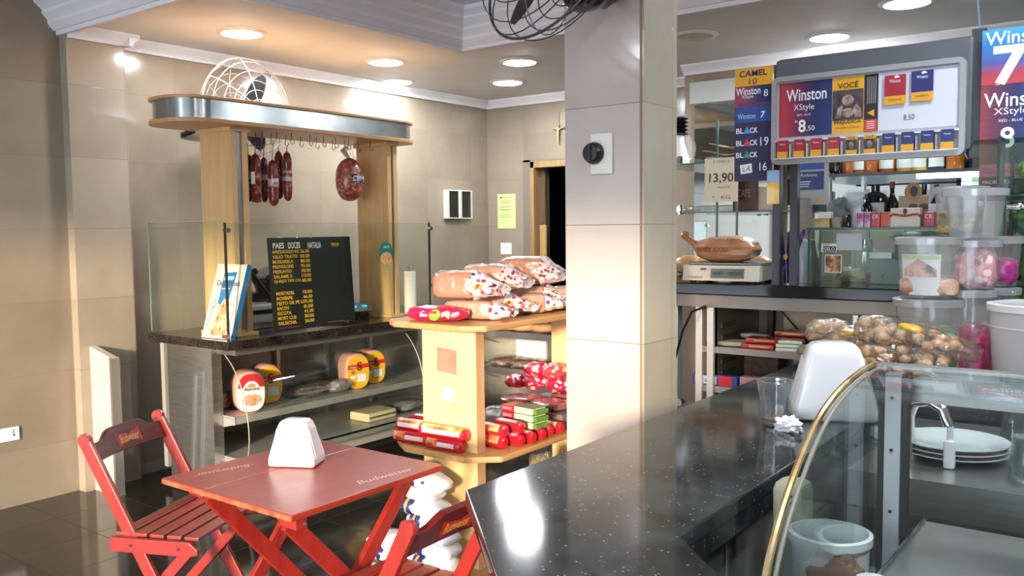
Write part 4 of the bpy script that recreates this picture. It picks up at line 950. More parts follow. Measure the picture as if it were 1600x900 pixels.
for i in range(7):
    x = (-2.60, -2.61, -2.60, -2.62, -2.66, -2.69, -2.64)[i]; y = 2.86+.01*(i % 2); z = .10+.062*i
    sugar('white sugar bag with a navy label, '+lab[i]+' of the heap', x, y, z, .06*math.sin(i*2.1), .06*math.sin(i*1.7)+(.25 if i == 6 else 0), i+1)
sugar('white sugar bag sticking out to the left at the foot of the heap', -2.86, 2.85, .15, .1, -.12, 21)
sugar('white sugar bag under the one sticking out to the left', -2.86, 2.86, .09, .1, .0, 22)
o = G().blob((-2.33, 2.05, .006), (.03, .018, .006), 2.4, (18, 10), .3, 6, 5).build('paper_scrap', M('napkin_white', ''), loc=(-2.33, 2.05, 0)); tag(o, 'small white paper scrap lying on the dark floor under the table', 'paper')
# white stand behind the shelf
t = thing('bakery_case', 'steel bakery case with tray shelves standing by the back wall', 'display case', (-4.0, 5.9, 0))
bx_, ex_, yA, yB = -4.62, -3.28, 5.55, 6.2
G().box((bx_, yB-.02, .1), (ex_, yB, 1.0)).build('back_panel', STEEL2, t)
G().box((bx_, yA+.05, .1), (bx_+.03, yB, 1.0)).build('side_panel', STEEL, t)
G().box((ex_-.03, yA+.05, .1), (ex_, yB, 1.0)).build('side_panel', STEEL, t)
G().box((bx_+.03, yB-.04, .3), (bx_+.35, yB-.02, .9)).build('bright_panel', M('bright_panel', '#e8e6de', .3), t)
G().box((bx_-.01, yA, 1.0), (ex_+.01, yB, 1.04), .004).build('top', GRAN2, t)
G().box((bx_, yA+.05, 0), (ex_, yB, .1)).build('plinth', DARK, t)
for x in (-4.05, -3.72): G().box((x, yB-.06, .1), (x+.04, yB-.02, 1.0)).build('upright', ALU, t)
for z in (.76, .46):
    g = G(); g.box((bx_+.05, yA+.02, z-.008), (ex_-.05, yB-.06, z)).box((bx_+.05, yA+.012, z-.05), (ex_-.05, yA+.02, z+.004)); g.prism([(yA+.02, z-.05), (yA+.4, z-.16), (yA+.4, z-.01), (yA+.02, z-.01)], bx_+.05, bx_+.056, 'YZ'); g.build('tray_shelf', STEEL, t)
BUN = M('bread_bun', '#c58a5a', .5, col2='#dba878', scale=8)
for i, (x, lab) in enumerate(((-4.32, 'long pale bread leftmost on the upper bakery tray'), (-4.14, 'long pale bread second on the upper bakery tray'), (-3.92, 'round flat bread on the right of the upper bakery tray'), (-3.72, 'flat bread at the right end of the upper bakery tray'))):
    o = G().blob((x, 5.68, .80), (.12, .10, .04), 2.3, (24, 14), .08, 4, i, RZ(.3)).build('bread', BUN, loc=(x, 5.68, .76)); tag(o, lab, 'bread')
for i, (x, lab) in enumerate(((-4.40, 'small pastries leftmost on the lower bakery tray'), (-4.2, 'small brown pastry bag on the lower bakery tray, second from the left'), (-4.0, 'brown sweets tray bag in the middle of the lower bakery tray'), (-3.8, 'crumpled clear bag right of the middle on the lower bakery tray'), (-3.6, 'clear bag at the right end of the lower bakery tray'))):
    pack('pastry_bag', lab, 'pastry bag', (x, 5.74, .49), (.10, .13, .03), M('pastry_brown', '#8a6046', .5, stops=[(.3, '#5a3a2c'), (.5, '#9a7050'), (.7, '#d0b090')], scale=22), seed=i+3, p=3)
# ================================================================== back bar on the right
BY, BT = 3.95, 1.32
bx0_, bx1_ = -2.35, 1.2
t = thing('bar_worktop', 'black granite worktop with a rounded edge on top of the steel bakery fridge', 'worktop', (-.8, BY+.3, 1.26))
G().box((bx0_, BY, BT-.058), (bx1_, 4.75, BT), .008).build('granite_slab', M('plain_black_granite', '#101213', .10, col2='#1b1e1f', scale=10), t)
t = thing('steel_fridge', 'open steel fridge with slanted shelves below the black worktop', 'fridge', (-.8, 4.3, 0))
STW = M('warm_steel', '#8d877e', .45, .6, col2='#9a948a', scale=4)
G().box((bx0_, 4.58, .05), (bx1_, 4.62, 1.262)).build('back_panel', STW, t)
G().box((bx0_+.0, BY+.02, 1.20), (bx1_, BY+.06, 1.262), .003).build('top_rail', STW, t)
G().box((bx0_, BY+.02, .02), (bx1_, 4.6, .12)).build('base', STEEL2, t)
for x in (-1.99, -1.86, -1.80): G().box((x, BY+.03, .1), (x+.035, BY+.08, 1.21), .003).build('front_post', M('pale_steel', '#cfcac2', .3, .5), t)
G().box((-1.775, BY+.05, .1), (-1.765, 4.58, 1.21)).build('divider', M('grey_divider', '#6e6c66', .4, .6), t)
for k in range(10):
    G().box((-1.766, BY+.12, .55+k*.06), (-1.758, BY+.30, .575+k*.06), .002).build('vent_louvre', M('louvre', '#55534e', .4, .6), t)
G().box((-1.58, 4.44, .95), (-1.12, 4.50, 1.18)).build('cream_panel', M('cream_panel', '#c9b08c', .35, col2='#d4bd9b', scale=3), t)
G().box((-1.58, 4.44, .66), (-1.12, 4.50, .90)).build('cream_panel', M('cream_panel', ''), t)
for (x, z) in ((-1.56, 1.19), (-1.14, 1.19), (-1.56, .90), (-1.14, .90)):
    sgn = 1 if x < -1.3 else -1
    G().tube([(x-.06*sgn, 4.42, z), (x+.10*sgn, 4.42, z-.17)], .004, 6).build('brace_wire', M('dark_wire', '#4a453e', .4, .5), t)
for x in (-1.66, -1.07): G().box((x, 4.42, .1), (x+.03, 4.46, 1.2)).build('rear_upright', M('dark_upright', '#3c3a36', .4, .5), t)
for z in (1.01, .815):
    x0 = -1.86
    g = G(); g.box((x0, BY+.05, z-.014), (-.2, 4.42, z-.006)).box((x0, BY+.045, z-.035), (-.2, BY+.055, z-.004)); g.prism([(BY+.05, z-.03), (BY+.35, z-.10), (BY+.35, z-.014), (BY+.05, z-.01)], x0, x0+.006, 'YZ'); g.build('slanted_shelf', M('shelf_steel', '#9a948a', .3, .7), t)
G().box((-1.06, BY+.0, .9), (.8, BY+.02, 1.2), .004).build('steel_front', M('brushed_front', '#8f8e8a', .5, .6), t)
G().box((-1.10, BY-.002, .9), (-1.075, BY+.03, 1.2), .003).build('door_edge', ALU, t)
G().tube([(-1.78, BY-.02, 1.21), (-1.85, BY-.03, 1.18), (-1.90, BY-.03, 1.08), (-1.95, BY-.03, .9), (-2.0, BY-.02, .7)], .006, 8).build('black_cable', BLACK, t)
G().cyl((-1.93, BY-.01, .72), (-1.93, BY+.02, .72), .018).build('round_catch', CHROME, t)

# goods on the two slanted shelves
CH = M('chocolate_box_red', '#a3141c', .25, coat=.5, bmp=.05)
zs = 1.004
for i, (x, y, z, rz, lab) in enumerate(((-1.56, 4.07, 0, .0, 'red chocolate box with a gold strip, bottom front of the shelf stack'), (-1.55, 4.10, .026, .06, 'red chocolate box with a gold strip, second in its stack'), (-1.46, 4.18, .0, -.05, 'red chocolate box lying behind the front one'), (-1.47, 4.20, .026, .02, 'red chocolate box in the rear stack, second from below'), (-1.45, 4.22, .052, -.06, 'red chocolate box with a gold strip, topmost of all'))):
    t = carton('chocolate_box', lab, 'chocolate box', (x, y, zs+z), (.16, .10, .025), rz, CH, 'red chocolate boxes on the upper fridge shelf')
    W = WM[t.name]; decal(t, 'gold_strip', W @ V((.01, -.0505, .014)), W.to_3x3() @ X_, Z_, .10, .008, M('gold_foil', '#d2a04a', .3, .6), th=.0008)
for i, (x, y, z, lab) in enumerate(((-1.42, 4.06, 0, 'cream chocolate bar beside the red boxes, bottom of its stack'), (-1.42, 4.065, .018, 'cream chocolate bar beside the red boxes, middle of its stack'), (-1.41, 4.07, .036, 'cream chocolate bar beside the red boxes, top of its stack'))):
    carton('chocolate_bar', lab, 'chocolate bar', (x, y, zs+z), (.11, .08, .016), .15, M('cream_bar', '#c9cdb0', .3, coat=.3), 'cream chocolate bars on the upper fridge shelf')
for i, (x, y, z, lab, c) in enumerate(((-1.70, 4.06, 0, 'pale wrapped wafer bar lying at the left end of the shelf', '#a39a8a'), (-1.68, 4.13, .0, 'pale wrapped wafer bar behind the leftmost one', '#b5ab98'), (-1.64, 4.20, .03, 'pale wafer bar sticking out behind the red boxes', '#b0a690'))):
    o = G().blob((x, y, zs+.014+z), (.075, .03, .014), 3, (20, 12), .1, 6, i, RZ(.1)).build('wafer_bar', M('pale_wrap_%d' % i, c, .3, coat=.4), loc=(x, y, zs+z)); tag(o, lab, 'wafer bar', 'wafer bars on the upper fridge shelf')
o = G().blob((-1.80, 4.07, zs+.01), (.05, .03, .01), 3, (18, 10), .1, 6, 8).build('maroon_wrapper', M('maroon_wrap', '#5a1a2c', .3, coat=.4), loc=(-1.80, 4.07, zs)); tag(o, 'small maroon wrapper at the far left end of the upper shelf', 'wrapper')
PUR = M('purple_box', '#33225c', .3, coat=.4, col2='#402a70', scale=5)
for i, (x, y, z, m_, lab) in enumerate(((-1.28, 4.07, 0, CH, 'red chocolate bar in front of the purple boxes'), (-1.24, 4.12, .0, PUR, 'purple chocolate box at the bottom near the bread bags'), (-1.26, 4.15, .022, PUR, 'purple chocolate box in the middle near the bread bags'), (-1.22, 4.17, .044, M('lilac_box', '#b3aac0', .3), 'lilac chocolate box topmost near the bread bags'))):
    carton('chocolate_box', lab, 'chocolate box', (x, y, zs+z), (.15, .09, .020), .1*i, m_, 'purple chocolate boxes on the upper fridge shelf')
zs2 = .809
t = carton('toothpaste_box', 'blue and red toothpaste box lying on the lower slanted shelf', 'toothpaste box', (-1.77, 4.03, zs2), (.23, .05, .055), .04, M('blue_paste', '#1f3f86', .3, coat=.3)); W = WM[t.name]
decal(t, 'white_panel', W @ V((-.045, -.0255, .028)), W.to_3x3() @ X_, Z_, .11, .04, M('pale_blue', ''), th=.0008); text(t, 'Oral-B', W @ V((-.045, -.0275, .028)), W.to_3x3() @ X_, Z_, .085, .022, M('blue_ink', '#1c3f8e', .4))
decal(t, 'red_panel', W @ V((.055, -.0255, .028)), W.to_3x3() @ X_, Z_, .07, .052, M('band_red', ''), th=.0008)
for i, (x, c, lab) in enumerate(((-1.58, '#c07a92', 'pink box right of the toothpaste on the lower shelf'), (-1.43, '#b5413c', 'red box behind the cork on the lower shelf'))):
    carton('small_box', lab, 'box', (x, 4.06, zs2), (.14, .06, .055), .05, M('small_box_%d' % i, c, .35, coat=.3, col2='#d8a8a8', scale=18))
t = thing('small_jar', 'little jar with a yellow lid on the lower fridge shelf', 'jar', (-1.49, 4.02, zs2))
G().lathe([(0, 0), (.020, 0), (.020, .05), (0, .05)], (-1.49, 4.02, zs2), 20).build('jar', M('pale_label', '#c9ccd6', .4), t); G().lathe([(0, .05), (.022, .05), (.022, .07), (0, .07)], (-1.49, 4.02, zs2), 20).build('lid', M('yellow_lid', '#c9983a', .4), t)
t = thing('wire_basket', 'small brown wire basket at the back of the lower fridge shelf', 'basket', (-1.62, 4.24, zs2))
G().box((-1.70, 4.20, zs2), (-1.52, 4.30, zs2+.14), .01).build('basket', M('brown_basket', '#4a3a30', .6, col2='#5d4a3c', scale=30), t)
G().tube([(-1.71, 4.195, zs2+.142), (-1.51, 4.195, zs2+.142), (-1.51, 4.305, zs2+.142), (-1.71, 4.305, zs2+.142)], .003, 6, True).build('wire_rim', CHROME, t)

# scale and bread bag
t = thing('counter_scale', 'cream shop scale with a grey display on the black worktop', 'scale', (-1.72, 4.08, BT)); IV = M('scale_ivory', '#cfc8b4', .35)
c = V((-1.735, 4.12, BT)); rz = math.radians(4); R = RZ(rz)
W = Matrix.Translation(c) @ R.to_4x4()
g = G(); g.m = W; g.prism([(-.16, .012), (.16, .012), (.16, .070), (-.10, .085), (-.148, .085), (-.16, .02)], -.19, .19, 'YZ'); g.build('body', IV, t)
g = G(); g.m = W; g.box((-.18, -.1, .085), (.18, .15, .098), .004); g.build('weighing_plate', M('plate_steel', '#8a8880', .3, .8), t)
for x in (-.15, .15):
    for y in (-.12, .12):
        g = G(); g.m = W; g.cyl((x, y, 0), (x, y, .013), .015); g.build('rubber_foot', DARK, t)
fu = V((0, .18, 1)).normalized(); fo = W @ V((0, -.1585, .048)); fr_ = W.to_3x3() @ X_; fn = W.to_3x3() @ V((0, .172, 1))
decal(t, 'display', W @ V((.035, -.1555, .048)), fr_, fn, .165, .046, M('lcd_grey', '#4c5850', .2), lift=.001, th=.002)
text(t, '0000   00000', W @ V((.035, -.1565, .048)), fr_, fn, .14, .016, M('lcd_dark', '#3d4840', .4), lift=.004)
text(t, 'TOLEDO', W @ V((-.125, -.158, .028)), fr_, fn, .075, .012, M('charcoal_ink', ''), lift=.002, off=.01)
decal(t, 'badge', W @ V((-.085, -.154, .068)), fr_, fn, .03, .008, M('charcoal_ink', ''), lift=.001)
t = thing('paper_bread_bag', 'brown paper bread bag with a twisted neck lying on the shop scale', 'bread bag', (-1.76, 4.10, BT+.098))
KR = M('kraft_paper', '#a8734a', .45, coat=.25, col2='#b9875e', scale=6, bmp=.25, bscale=10)
cb = V((-1.745, 4.10, BT+.098+.062))
G().blob(cb, (.165, .11, .062), 2.5, (34, 20), .09, 7, 4, RZ(-.1)).build('bag', KR, t)
G().blob(cb+V((.01, .01, .035)), (.12, .09, .032), 2.4, (28, 16), .10, 7, 9).build('pale_fold', M('kraft_pale', '#c9a483', .45, coat=.2, col2='#d4b496', scale=9, bmp=.2), t)
G().tube([cb+V((-.13, 0, .0)), cb+V((-.175, -.01, .03)), cb+V((-.21, -.01, .055)), cb+V((-.225, -.015, .075)), cb+V((-.235, -.01, .085))], [.04, .018, .016, .024, .014], 12).build('twisted_neck', KR, t)
text(t, 'PANIFICADORA', cb+V((-.03, -.108, .002)), (1, -.1, 0), (0, -.15, 1), .17, .024, M('brown_ink', '#7a3f26', .5), lift=.004, off=.01)
text(t, 'Q', cb+V((.05, -.085, .05)), (1, 0, 0), (0, .5, .8), .03, .02, M('rust_ink', '#b04a2a', .5), lift=.004)

# ------------------------------------------------------------------ glass shelves on the mirror wall, left bay
sy0, sy1 = 5.5, 6.28
t = thing('wall_glass_shelves', 'two glass shelves with chrome clamps on the mirror right of the pillar', 'shelf', (-2.4, 5.9, 1.7))
for z in (2.02, 1.69):
    G().box((-2.95, sy0, z-.008), (-1.95, sy1, z)).build('glass_shelf', glassy('shelf_glass', '#dcefe6', .14), t)
    G().box((-2.95, sy0-.003, z-.0085), (-1.95, sy0, z+.0005)).build('shelf_edge', GEDGE, t)
    for x in (-2.74, -2.68):
        G().cyl((x, sy0-.02, z-.015), (x, sy0-.02, z+.05), .018).cyl((x, sy0-.045, z+.02), (x, sy0-.02, z+.02), .02).build('chrome_clamp', CHROME, t)
for x in (-2.42, -2.28): G().box((x-.006, sy0, 1.34), (x+.006, sy0+.012, 2.3)).build('glass_upright', GEDGE, t)
t = thing('price_sign', 'yellowed paper price sign taped to the glass shelf edge', 'sign', (-2.30, 5.49, 1.9))
c = at(1127, 281, Y=5.49)
sw, sh_ = .235, .29
decal(t, 'sheet', c, X_, Z_, sw, sh_, M('yellowed_paper', '#d8ccb0', .6), th=.002)
text(t, '13,90', c+V((.0, 0, .01)), X_, Z_, .17, .07, M('marker_ink', '#3a2c30', .6), lift=.003, off=.015)
text(t, 'A OFERTA', c+V((0, 0, .12)), X_, Z_, .12, .018, M('brown_ink2', '#8a6a50', .6), lift=.003)
text(t, 'PACOTE', c+V((.02, 0, -.05)), X_, Z_, .08, .014, M('marker_ink', ''), lift=.003); text(t, '*   KG', c+V((0, 0, -.115)), X_, Z_, .13, .022, M('marker_ink', ''), lift=.003)
for i, (dx, dz, w__, lab) in enumerate(((0, .004, .42, 'brown paper tray lying lowest on the upper glass shelf'), (-.03, .045, .40, 'brown paper tray lying in the middle on the upper glass shelf'), (.02, .09, .44, 'curled brown paper tray lying topmost on the upper glass shelf'))):
    x0, x1 = -2.52+dx, -2.52+dx+w__
    g = G(); g.grid(lambda u, v: V((x0+(x1-x0)*u, 5.55+.3*v, 2.024+dz+.03*(1-u)**2+.01*math.sin(u*9+i))), 16, 4).solid(.006); o = g.build('paper_tray', M('tray_brown', '#9c7a68', .5, coat=.3, col2='#b99a88', scale=8), loc=(x0, 5.55, 2.02+dz), sharp=60); tag(o, lab, 'tray', 'paper trays on the upper glass shelf')
o = G().blob((-2.76, 5.75, 2.13), (.06, .07, .11), 2.3, (22, 14), .2, 6, 2).build('clear_cup_bag', FILM, loc=(-2.76, 5.75, 2.02)); tag(o, 'crumpled clear bag at the left of the upper glass shelf', 'bag')
t = thing('paper_lantern', 'small black and white folded ornament at the left of the upper glass shelf', 'ornament', (-2.80, 5.65, 2.02))
for k in range(5): G().lathe([(.03, 2.23+k*.026), (.055, 2.24+k*.026), (.03, 2.254+k*.026)], (-2.76, 5.66, 0), 16).build('black_fold', BLACK, t)
G().lathe([(.075, 2.022), (.07, 2.06), (.035, 2.18), (.03, 2.23)], (-2.77, 5.66, 0), 20).build('white_cone', WPLAST, t)
for i, (px, py, w_, h_, c_, lab) in enumerate(((1165, 318, .16, .20, '#4a2e28', 'dark brown coffee packet on the lower glass shelf'), (1188, 325, .20, .16, '#b8a898', 'beige packet on the lower glass shelf behind the strip sign'), (1190, 325, .14, .12, '#d9dcdc', 'small white box at the right of the lower glass shelf'))):
    c = at(px, py, Y=5.6+.05*i); c.z = 1.69
    t = thing('packet', lab, 'packet', c); G().box((c.x-w_/2, c.y-.03, 1.69), (c.x+w_/2, c.y+.03, 1.69+h_), .008).build('carton', M('packet_%d' % i, c_, .4), t)
    if i == 0: text(t, 'CAFE', c+V((0, -.031, .12)), X_, Z_, .09, .05, M('tan_ink', '#a08070', .4))
o = G().blob((-2.55, 5.8, 1.715), (.25, .12, .025), 2.6, (26, 14), .15, 6, 3).build('clear_bag', FILM, loc=(-2.55, 5.8, 1.69)); tag(o, 'flat clear bag lying on the lower glass shelf', 'bag')
for i, (px, py, s_, lab) in enumerate(((1078, 405, .09, 'round bun in the glass case behind the scale, left'), (1100, 415, .08, 'round bun in the glass case partly behind the paper bag'), (1165, 410, .10, 'round bun in the glass case right of the paper bag'), (1185, 405, .09, 'pale bun in the glass case at the far right'), (1070, 425, .06, 'small bun low in the glass case at the far left'))):
    c = at(px, py, Y=4.62); c.z = BT+s_*.62
    o = G().blob(c, (s_, s_*.8, s_*.62), 2.1, (22, 14), .06, 3, i).build('bun', M('glazed_bun', '#b98a50', .35, coat=.2, col2='#d4b27c', scale=6), loc=(c.x, c.y, BT)); tag(o, lab, 'bun', 'buns behind the scale')

# ------------------------------------------------------------------ posts, frame board and signs
GREYM = M('graphite_metal', '#4a4d52', .35, .5)
t = thing('framed_price_board', 'large grey framed cigarette price board on graphite posts above the worktop', 'price board', (-1.04, 3.86, BT)); FY = 3.85
fx0, fx1, fz0, fz1 = -1.435, -.655, 1.865, 2.25
for x in (-1.475, -1.395):
    G().box((x, 3.98, BT), (x+.034, 4.02, 2.33)).build('post', GREYM, t)
G().box((-.648, 3.90, 1.86), (-.60, 3.95, 2.36)).build('post', GREYM, t)
G().box((fx0-.0, FY+.03, fz0+.02), (fx1+.02, FY+.09, 2.335), .02).build('back_box', M('charcoal_box', '#585b62', .45), t)
FR = M('frame_silver', '#a2a3a4', .3, .3)
def ring(g, x0, x1, z0, z1, w_, ya, yb, c_):
    def rr(x0, x1, z0, z1, c_): return [(a, b) for a, b in stadium(x0, x1, z0, z1, c_, 5)]
    o_ = rr(x0, x1, z0, z1, c_); i_ = rr(x0+w_, x1-w_, z0+w_, z1-w_, c_*.4); N = len(o_)
    for (P_, Q_, y0, y1) in ((o_, i_, ya, ya), (o_, i_, yb, yb)):
        vo = [g.bm.verts.new((a, y0, b)) for a, b in P_]; vi = [g.bm.verts.new((a, y0, b)) for a, b in Q_]
        for k in range(N): g.bm.faces.new((vo[k], vo[(k+1) % N], vi[(k+1) % N], vi[k]))
    for P_ in (o_, i_):
        va = [g.bm.verts.new((a, ya, b)) for a, b in P_]; vb = [g.bm.verts.new((a, yb, b)) for a, b in P_]
        for k in range(N): g.bm.faces.new((va[k], va[(k+1) % N], vb[(k+1) % N], vb[k]))
    bmesh.ops.remove_doubles(g.bm, verts=g.bm.verts, dist=1e-5); return g
ring(G(), fx0, fx1, fz0, fz1, .022, FY-.005, FY+.035, .03).build('frame', FR, t)
G().box((fx0+.02, FY+.012, fz0+.02), (fx1-.02, FY+.016, fz1-.02)).build('backing', M('panel_grey', '#a7aab0', .35), t)
G().box((fx0+.02, FY-.012, 1.962), (fx1-.02, FY+.012, 1.974), .003).build('divider_rail', M('clear_rail', '#d5d9de', .15, .3), t)
G().box((fx0+.02, FY-.03, fz0+.022), (fx1-.02, FY+.012, fz0+.027)).build('tray_lip', M('clear_rail', ''), t)
WI = M('ink_white', '#e6e6ee', .4)
WINRB = grad('winston_blend', 'X', -.30, .12, [(0, '#8e2436'), (.25, '#b23a4a'), (.55, '#4a2a48'), (.8, '#1c2a56'), (1, '#1c3a70')], .3, .25)
def PX(x0, x1, z0, z1, px, py): pass
ix0, iz0, iz1 = -1.405, 1.985, 2.222
# left advert
def sub(label_, x0, x1, z0, z1, mat, name='advert_panel', lift=.0):
    return decal(t, name, ((x0+x1)/2, FY+.012-lift, (z0+z1)/2), X_, Z_, x1-x0, z1-z0, mat)
o = sub('', ix0, -1.175, iz0, iz1, grad('advert_blend', 'X', -.38, -.13, [(0, '#8e2438'), (.2, '#b0384a'), (.5, '#5a2c4a'), (.75, '#1e2c5a'), (1, '#1d3668')], .3, .12))
yy = FY+.0105
text(t, 'Winston', (-1.285, yy, 2.165), X_, Z_, .175, .052, WI, off=.012); text(t, 'XStyle', (-1.295, yy, 2.108), X_, Z_, .09, .034, WI)
text(t, 'RED - BLUE', (-1.295, yy, 2.078), X_, Z_, .06, .009, WI); text(t, '8', (-1.302, yy, 2.03), X_, Z_, .032, .055, WI, off=.02); text(t, ',50', (-1.265, yy, 2.017), X_, Z_, .036, .024, WI); text(t, 'R$', (-1.327, yy, 2.05), X_, Z_, .012, .010, WI)
YW = M('warning_yellow', '#e0a41f', .4); DK = M('ink_black', '#1d1a20', .4)
sub('', -1.173, -1.043, iz0, iz1, YW)
sub('', -1.171, -1.045, iz0+.055, iz1-.055, M('warning_picture', '#2a2a30', .4, stops=[(.4, '#24242a'), (.6, '#51494a')], scale=22), 'warning_picture', .002)
SK = M('picture_skin', '#9a8078', .5, stops=[(.35, '#6d5852'), (.6, '#b09890')], scale=40)
for pts in (oval(.05, .045, 18, 0, .018), [(-.052, -.055), (-.04, -.01), (-.022, .0), (-.02, -.035), (-.03, -.055)], [(.03, -.055), (.022, -.02), (.036, .0), (.054, -.02), (.056, -.055)], oval(.05, .04, 16, 0, -.035)):
    poly(t, 'picture_shape', pts, (-1.108, FY+.0075, 2.105), X_, Z_, SK, th=.001)
text(t, 'VOCÊ', (-1.108, yy-.001, 2.188), X_, Z_, .085, .028, DK, off=.01); text(t, 'PREJUDICA', (-1.108, yy-.001, 2.030), X_, Z_, .11, .018, DK, off=.012)
text(t, 'VOCE MESMO E AS PESSOAS', (-1.108, yy-.001, 2.008), X_, Z_, .10, .006, DK)
sub('', -1.042, -.987, iz0, iz1, DK); sub('', -1.040, -.989, iz0, iz0+.05, M('label_orange_red', '#c9452c', .4), lift=.002)
for k in range(5): decal(t, 'fine_print', (-1.028+k*.008, FY+.010, 2.155), X_, Z_, .0025, .11, M('print_grey', '#a9a6a6', .5))
poly(t, 'warning_triangle', [(-.016, 0), (.012, .015), (.012, -.015)], (-1.013, FY+.010, 2.062), X_, Z_, YW, th=.001)
for k in range(4): decal(t, 'fine_print', (-1.014, FY+.008, 2.026-.009*k), X_, Z_, .03, .003, WI)
sub('', -.985, fx1-.024, iz0, iz1, M('pale_card', '#cfd3de', .3))
RP = M('pack_maroon', '#a02638', .3, coat=.3); BP = M('pack_navy', '#27306a', .3, coat=.3); YP = M('pack_amber', '#d99f22', .35)
def bigpack(x, z, mat, nm):
    decal(t, 'large_pack', (x, FY+.004, z+.022), X_, Z_, .082, .085, mat, th=.006); decal(t, 'pack_base', (x, FY+.004, z-.038), X_, Z_, .082, .035, YP, th=.006)
    text(t, 'Winston', (x, FY-.002, z+.040), X_, Z_, .042, .013, WI, lift=.0015); poly(t, 'eagle_mark', [(0, 0), (.02, .004), (.008, .012), (-.004, .008)], (x, FY-.003, z+.05), X_, Z_, WI, th=.0006)
    text(t, 'CIGARROS 20', (x, FY-.002, z-.036), X_, Z_, .05, .006, DK, lift=.0015)
bigpack(-.918, 2.142, RP, 'r'); bigpack(-.815, 2.148, BP, 'b')
text(t, '8,50', (-.865, yy, 2.03), X_, Z_, .042, .026, M('navy_ink', '#27305c', .4))
# row of ten packs standing in the tray
labs = ['red and amber', 'red and amber', 'red and amber', 'red and amber', 'dark picture', 'dark picture', 'navy and amber', 'navy and amber', 'navy and amber', 'navy and amber']
posn = ['leftmost of four', 'second of four', 'third of four', 'rightmost of four']
for k in range(10):
    x = fx0+.058+k*.0735; z = fz0+.027
    kind = 'red' if k < 4 else ('warn' if k < 6 else 'blue')
    lb = {'red': 'dark red cigarette pack with an amber base, '+posn[k % 4]+' in the tray', 'warn': 'amber cigarette pack with a dark warning picture, '+('left' if k == 4 else 'right')+' of two in the tray', 'blue': 'navy cigarette pack with an amber base, '+posn[(k-6) % 4]+' in the tray'}[kind]
    p_ = thing('cigarette_pack', lb, 'cigarette pack', (x, FY-.01, z), group='cigarette packs in the tray of the price frame')
    if kind != 'warn':
        G().box((x-.024, FY-.020, z), (x+.024, FY-.004, z+.078), .002).build('pack', RP if kind == 'red' else BP, p_)
        decal(p_, 'amber_base', (x, FY-.0205, z+.014), X_, Z_, .048, .028, YP); text(p_, 'Winston', (x, FY-.0205, z+.060), X_, Z_, .026, .007, WI)
    else:
        G().box((x-.024, FY-.020, z), (x+.024, FY-.004, z+.078), .002).build('pack', YP, p_)
        decal(p_, 'dark_picture', (x, FY-.0205, z+.040), X_, Z_, .046, .042, M('warning_picture', '')); text(p_, 'VOCÊ', (x, FY-.0205, z+.069), X_, Z_, .03, .009, DK, off=.01)
        poly(p_, 'face_shape', oval(.020, .030, 16), (x, FY-.0215, z+.038), X_, Z_, SK)
    G().box((x+.033, FY-.03, fz0+.026), (x+.0345, FY+.010, fz0+.085)).build('tray_fin', M('clear_fin', '#c9ced4', .1), t) if k < 9 else None

# tall strip of signs on the left
def winston_panel(t, x0, x1, z0, z1, y, kind):
    pass
t = thing('strip_sign', 'tall narrow cigarette price strip with a yellow top left of the frame', 'sign', (-1.53, 3.86, 1.8)); SY = 3.862
sx0, sx1 = -1.612, -1.437
def sp(z0, z1, mat, nm='panel', dx=0): return decal(t, nm, ((sx0+sx1)/2+dx, SY, (z0+z1)/2), X_, Z_, sx1-sx0, z1-z0, mat, th=.003)
NV = M('strip_navy', '#1d1c42', .35, col2='#262250', scale=3)
sp(2.228, 2.307, M('camel_yellow', '#e3a418', .4)); sp(2.135, 2.228, grad('strip_blend', 'X', -.09, .09, [(0, '#a02a40'), (.35, '#8c2a48'), (.7, '#2a2a60'), (1, '#20305c')], .3, .15)); sp(2.065, 2.135, M('strip_blue', '#2450a0', .35, col2='#1c3576', scale=6)); sp(1.80, 2.065, NV)
yy = SY-.0035
text(t, 'CAMEL', (-1.525, yy, 2.283), X_, Z_, .13, .028, M('camel_navy', '#1e2458', .4), off=.025); text(t, '10', (-1.525, yy, 2.247), X_, Z_, .036, .026, M('camel_navy', ''))
text(t, 'Winston', (-1.548, yy, 2.205), X_, Z_, .115, .034, WI, off=.012); text(t, 'XStyle', (-1.55, yy, 2.178), X_, Z_, .055, .018, WI); text(t, '8', (-1.465, yy, 2.190), X_, Z_, .020, .030, WI)
text(t, 'Winston', (-1.555, yy, 2.093), X_, Z_, .085, .024, M('ink_sky', '#a9c4ea', .4), off=.01); text(t, '7', (-1.478, yy, 2.095), X_, Z_, .022, .030, WI, off=.03, shear=.2)
for (x, w_) in ((-1.565, .07), (-1.485, .075)): decal(t, 'fine_print', (x, yy, 2.145), X_, Z_, w_, .012, M('fine_print_blend', '#5a3a58', .5))
for z, c_, y_ in ((2.028, '#3a90d0', 0), (1.972, '#d04048', 1), (1.918, '#2a9a5a', 2)):
    text(t, 'BL', (-1.586, yy, z), X_, Z_, .036, .024, WI, off=.02); text(t, 'CK', (-1.520, yy, z), X_, Z_, .038, .024, WI, off=.02)
    poly(t, 'coloured_triangle', [(-.016, -.013), (.016, -.013), (0, .020)], (-1.553, yy-.0, z), X_, Z_, M('tri_%d' % y_, c_, .4), th=.001)
text(t, '19', (-1.470, yy, 1.975), X_, Z_, .038, .038, WI); text(t, '16', (-1.475, yy, 1.862), X_, Z_, .034, .036, WI)
decal(t, 'white_patch', (-1.555, yy, 1.855), V((1, 0, .1)), V((-.1, 0, 1)), .055, .042, M('patch_white', '#dfe6e4', .4)); text(t, 'LA', (-1.555, yy-.001, 1.856), V((1, 0, .1)), V((-.1, 0, 1)), .036, .022, M('green_ink', '#2a6a5a', .4), shear=.3)
t = thing('yellow_tag', 'small blue and yellow shelf tag hanging below the price frame corner', 'tag', (-1.428, 3.85, 1.77))
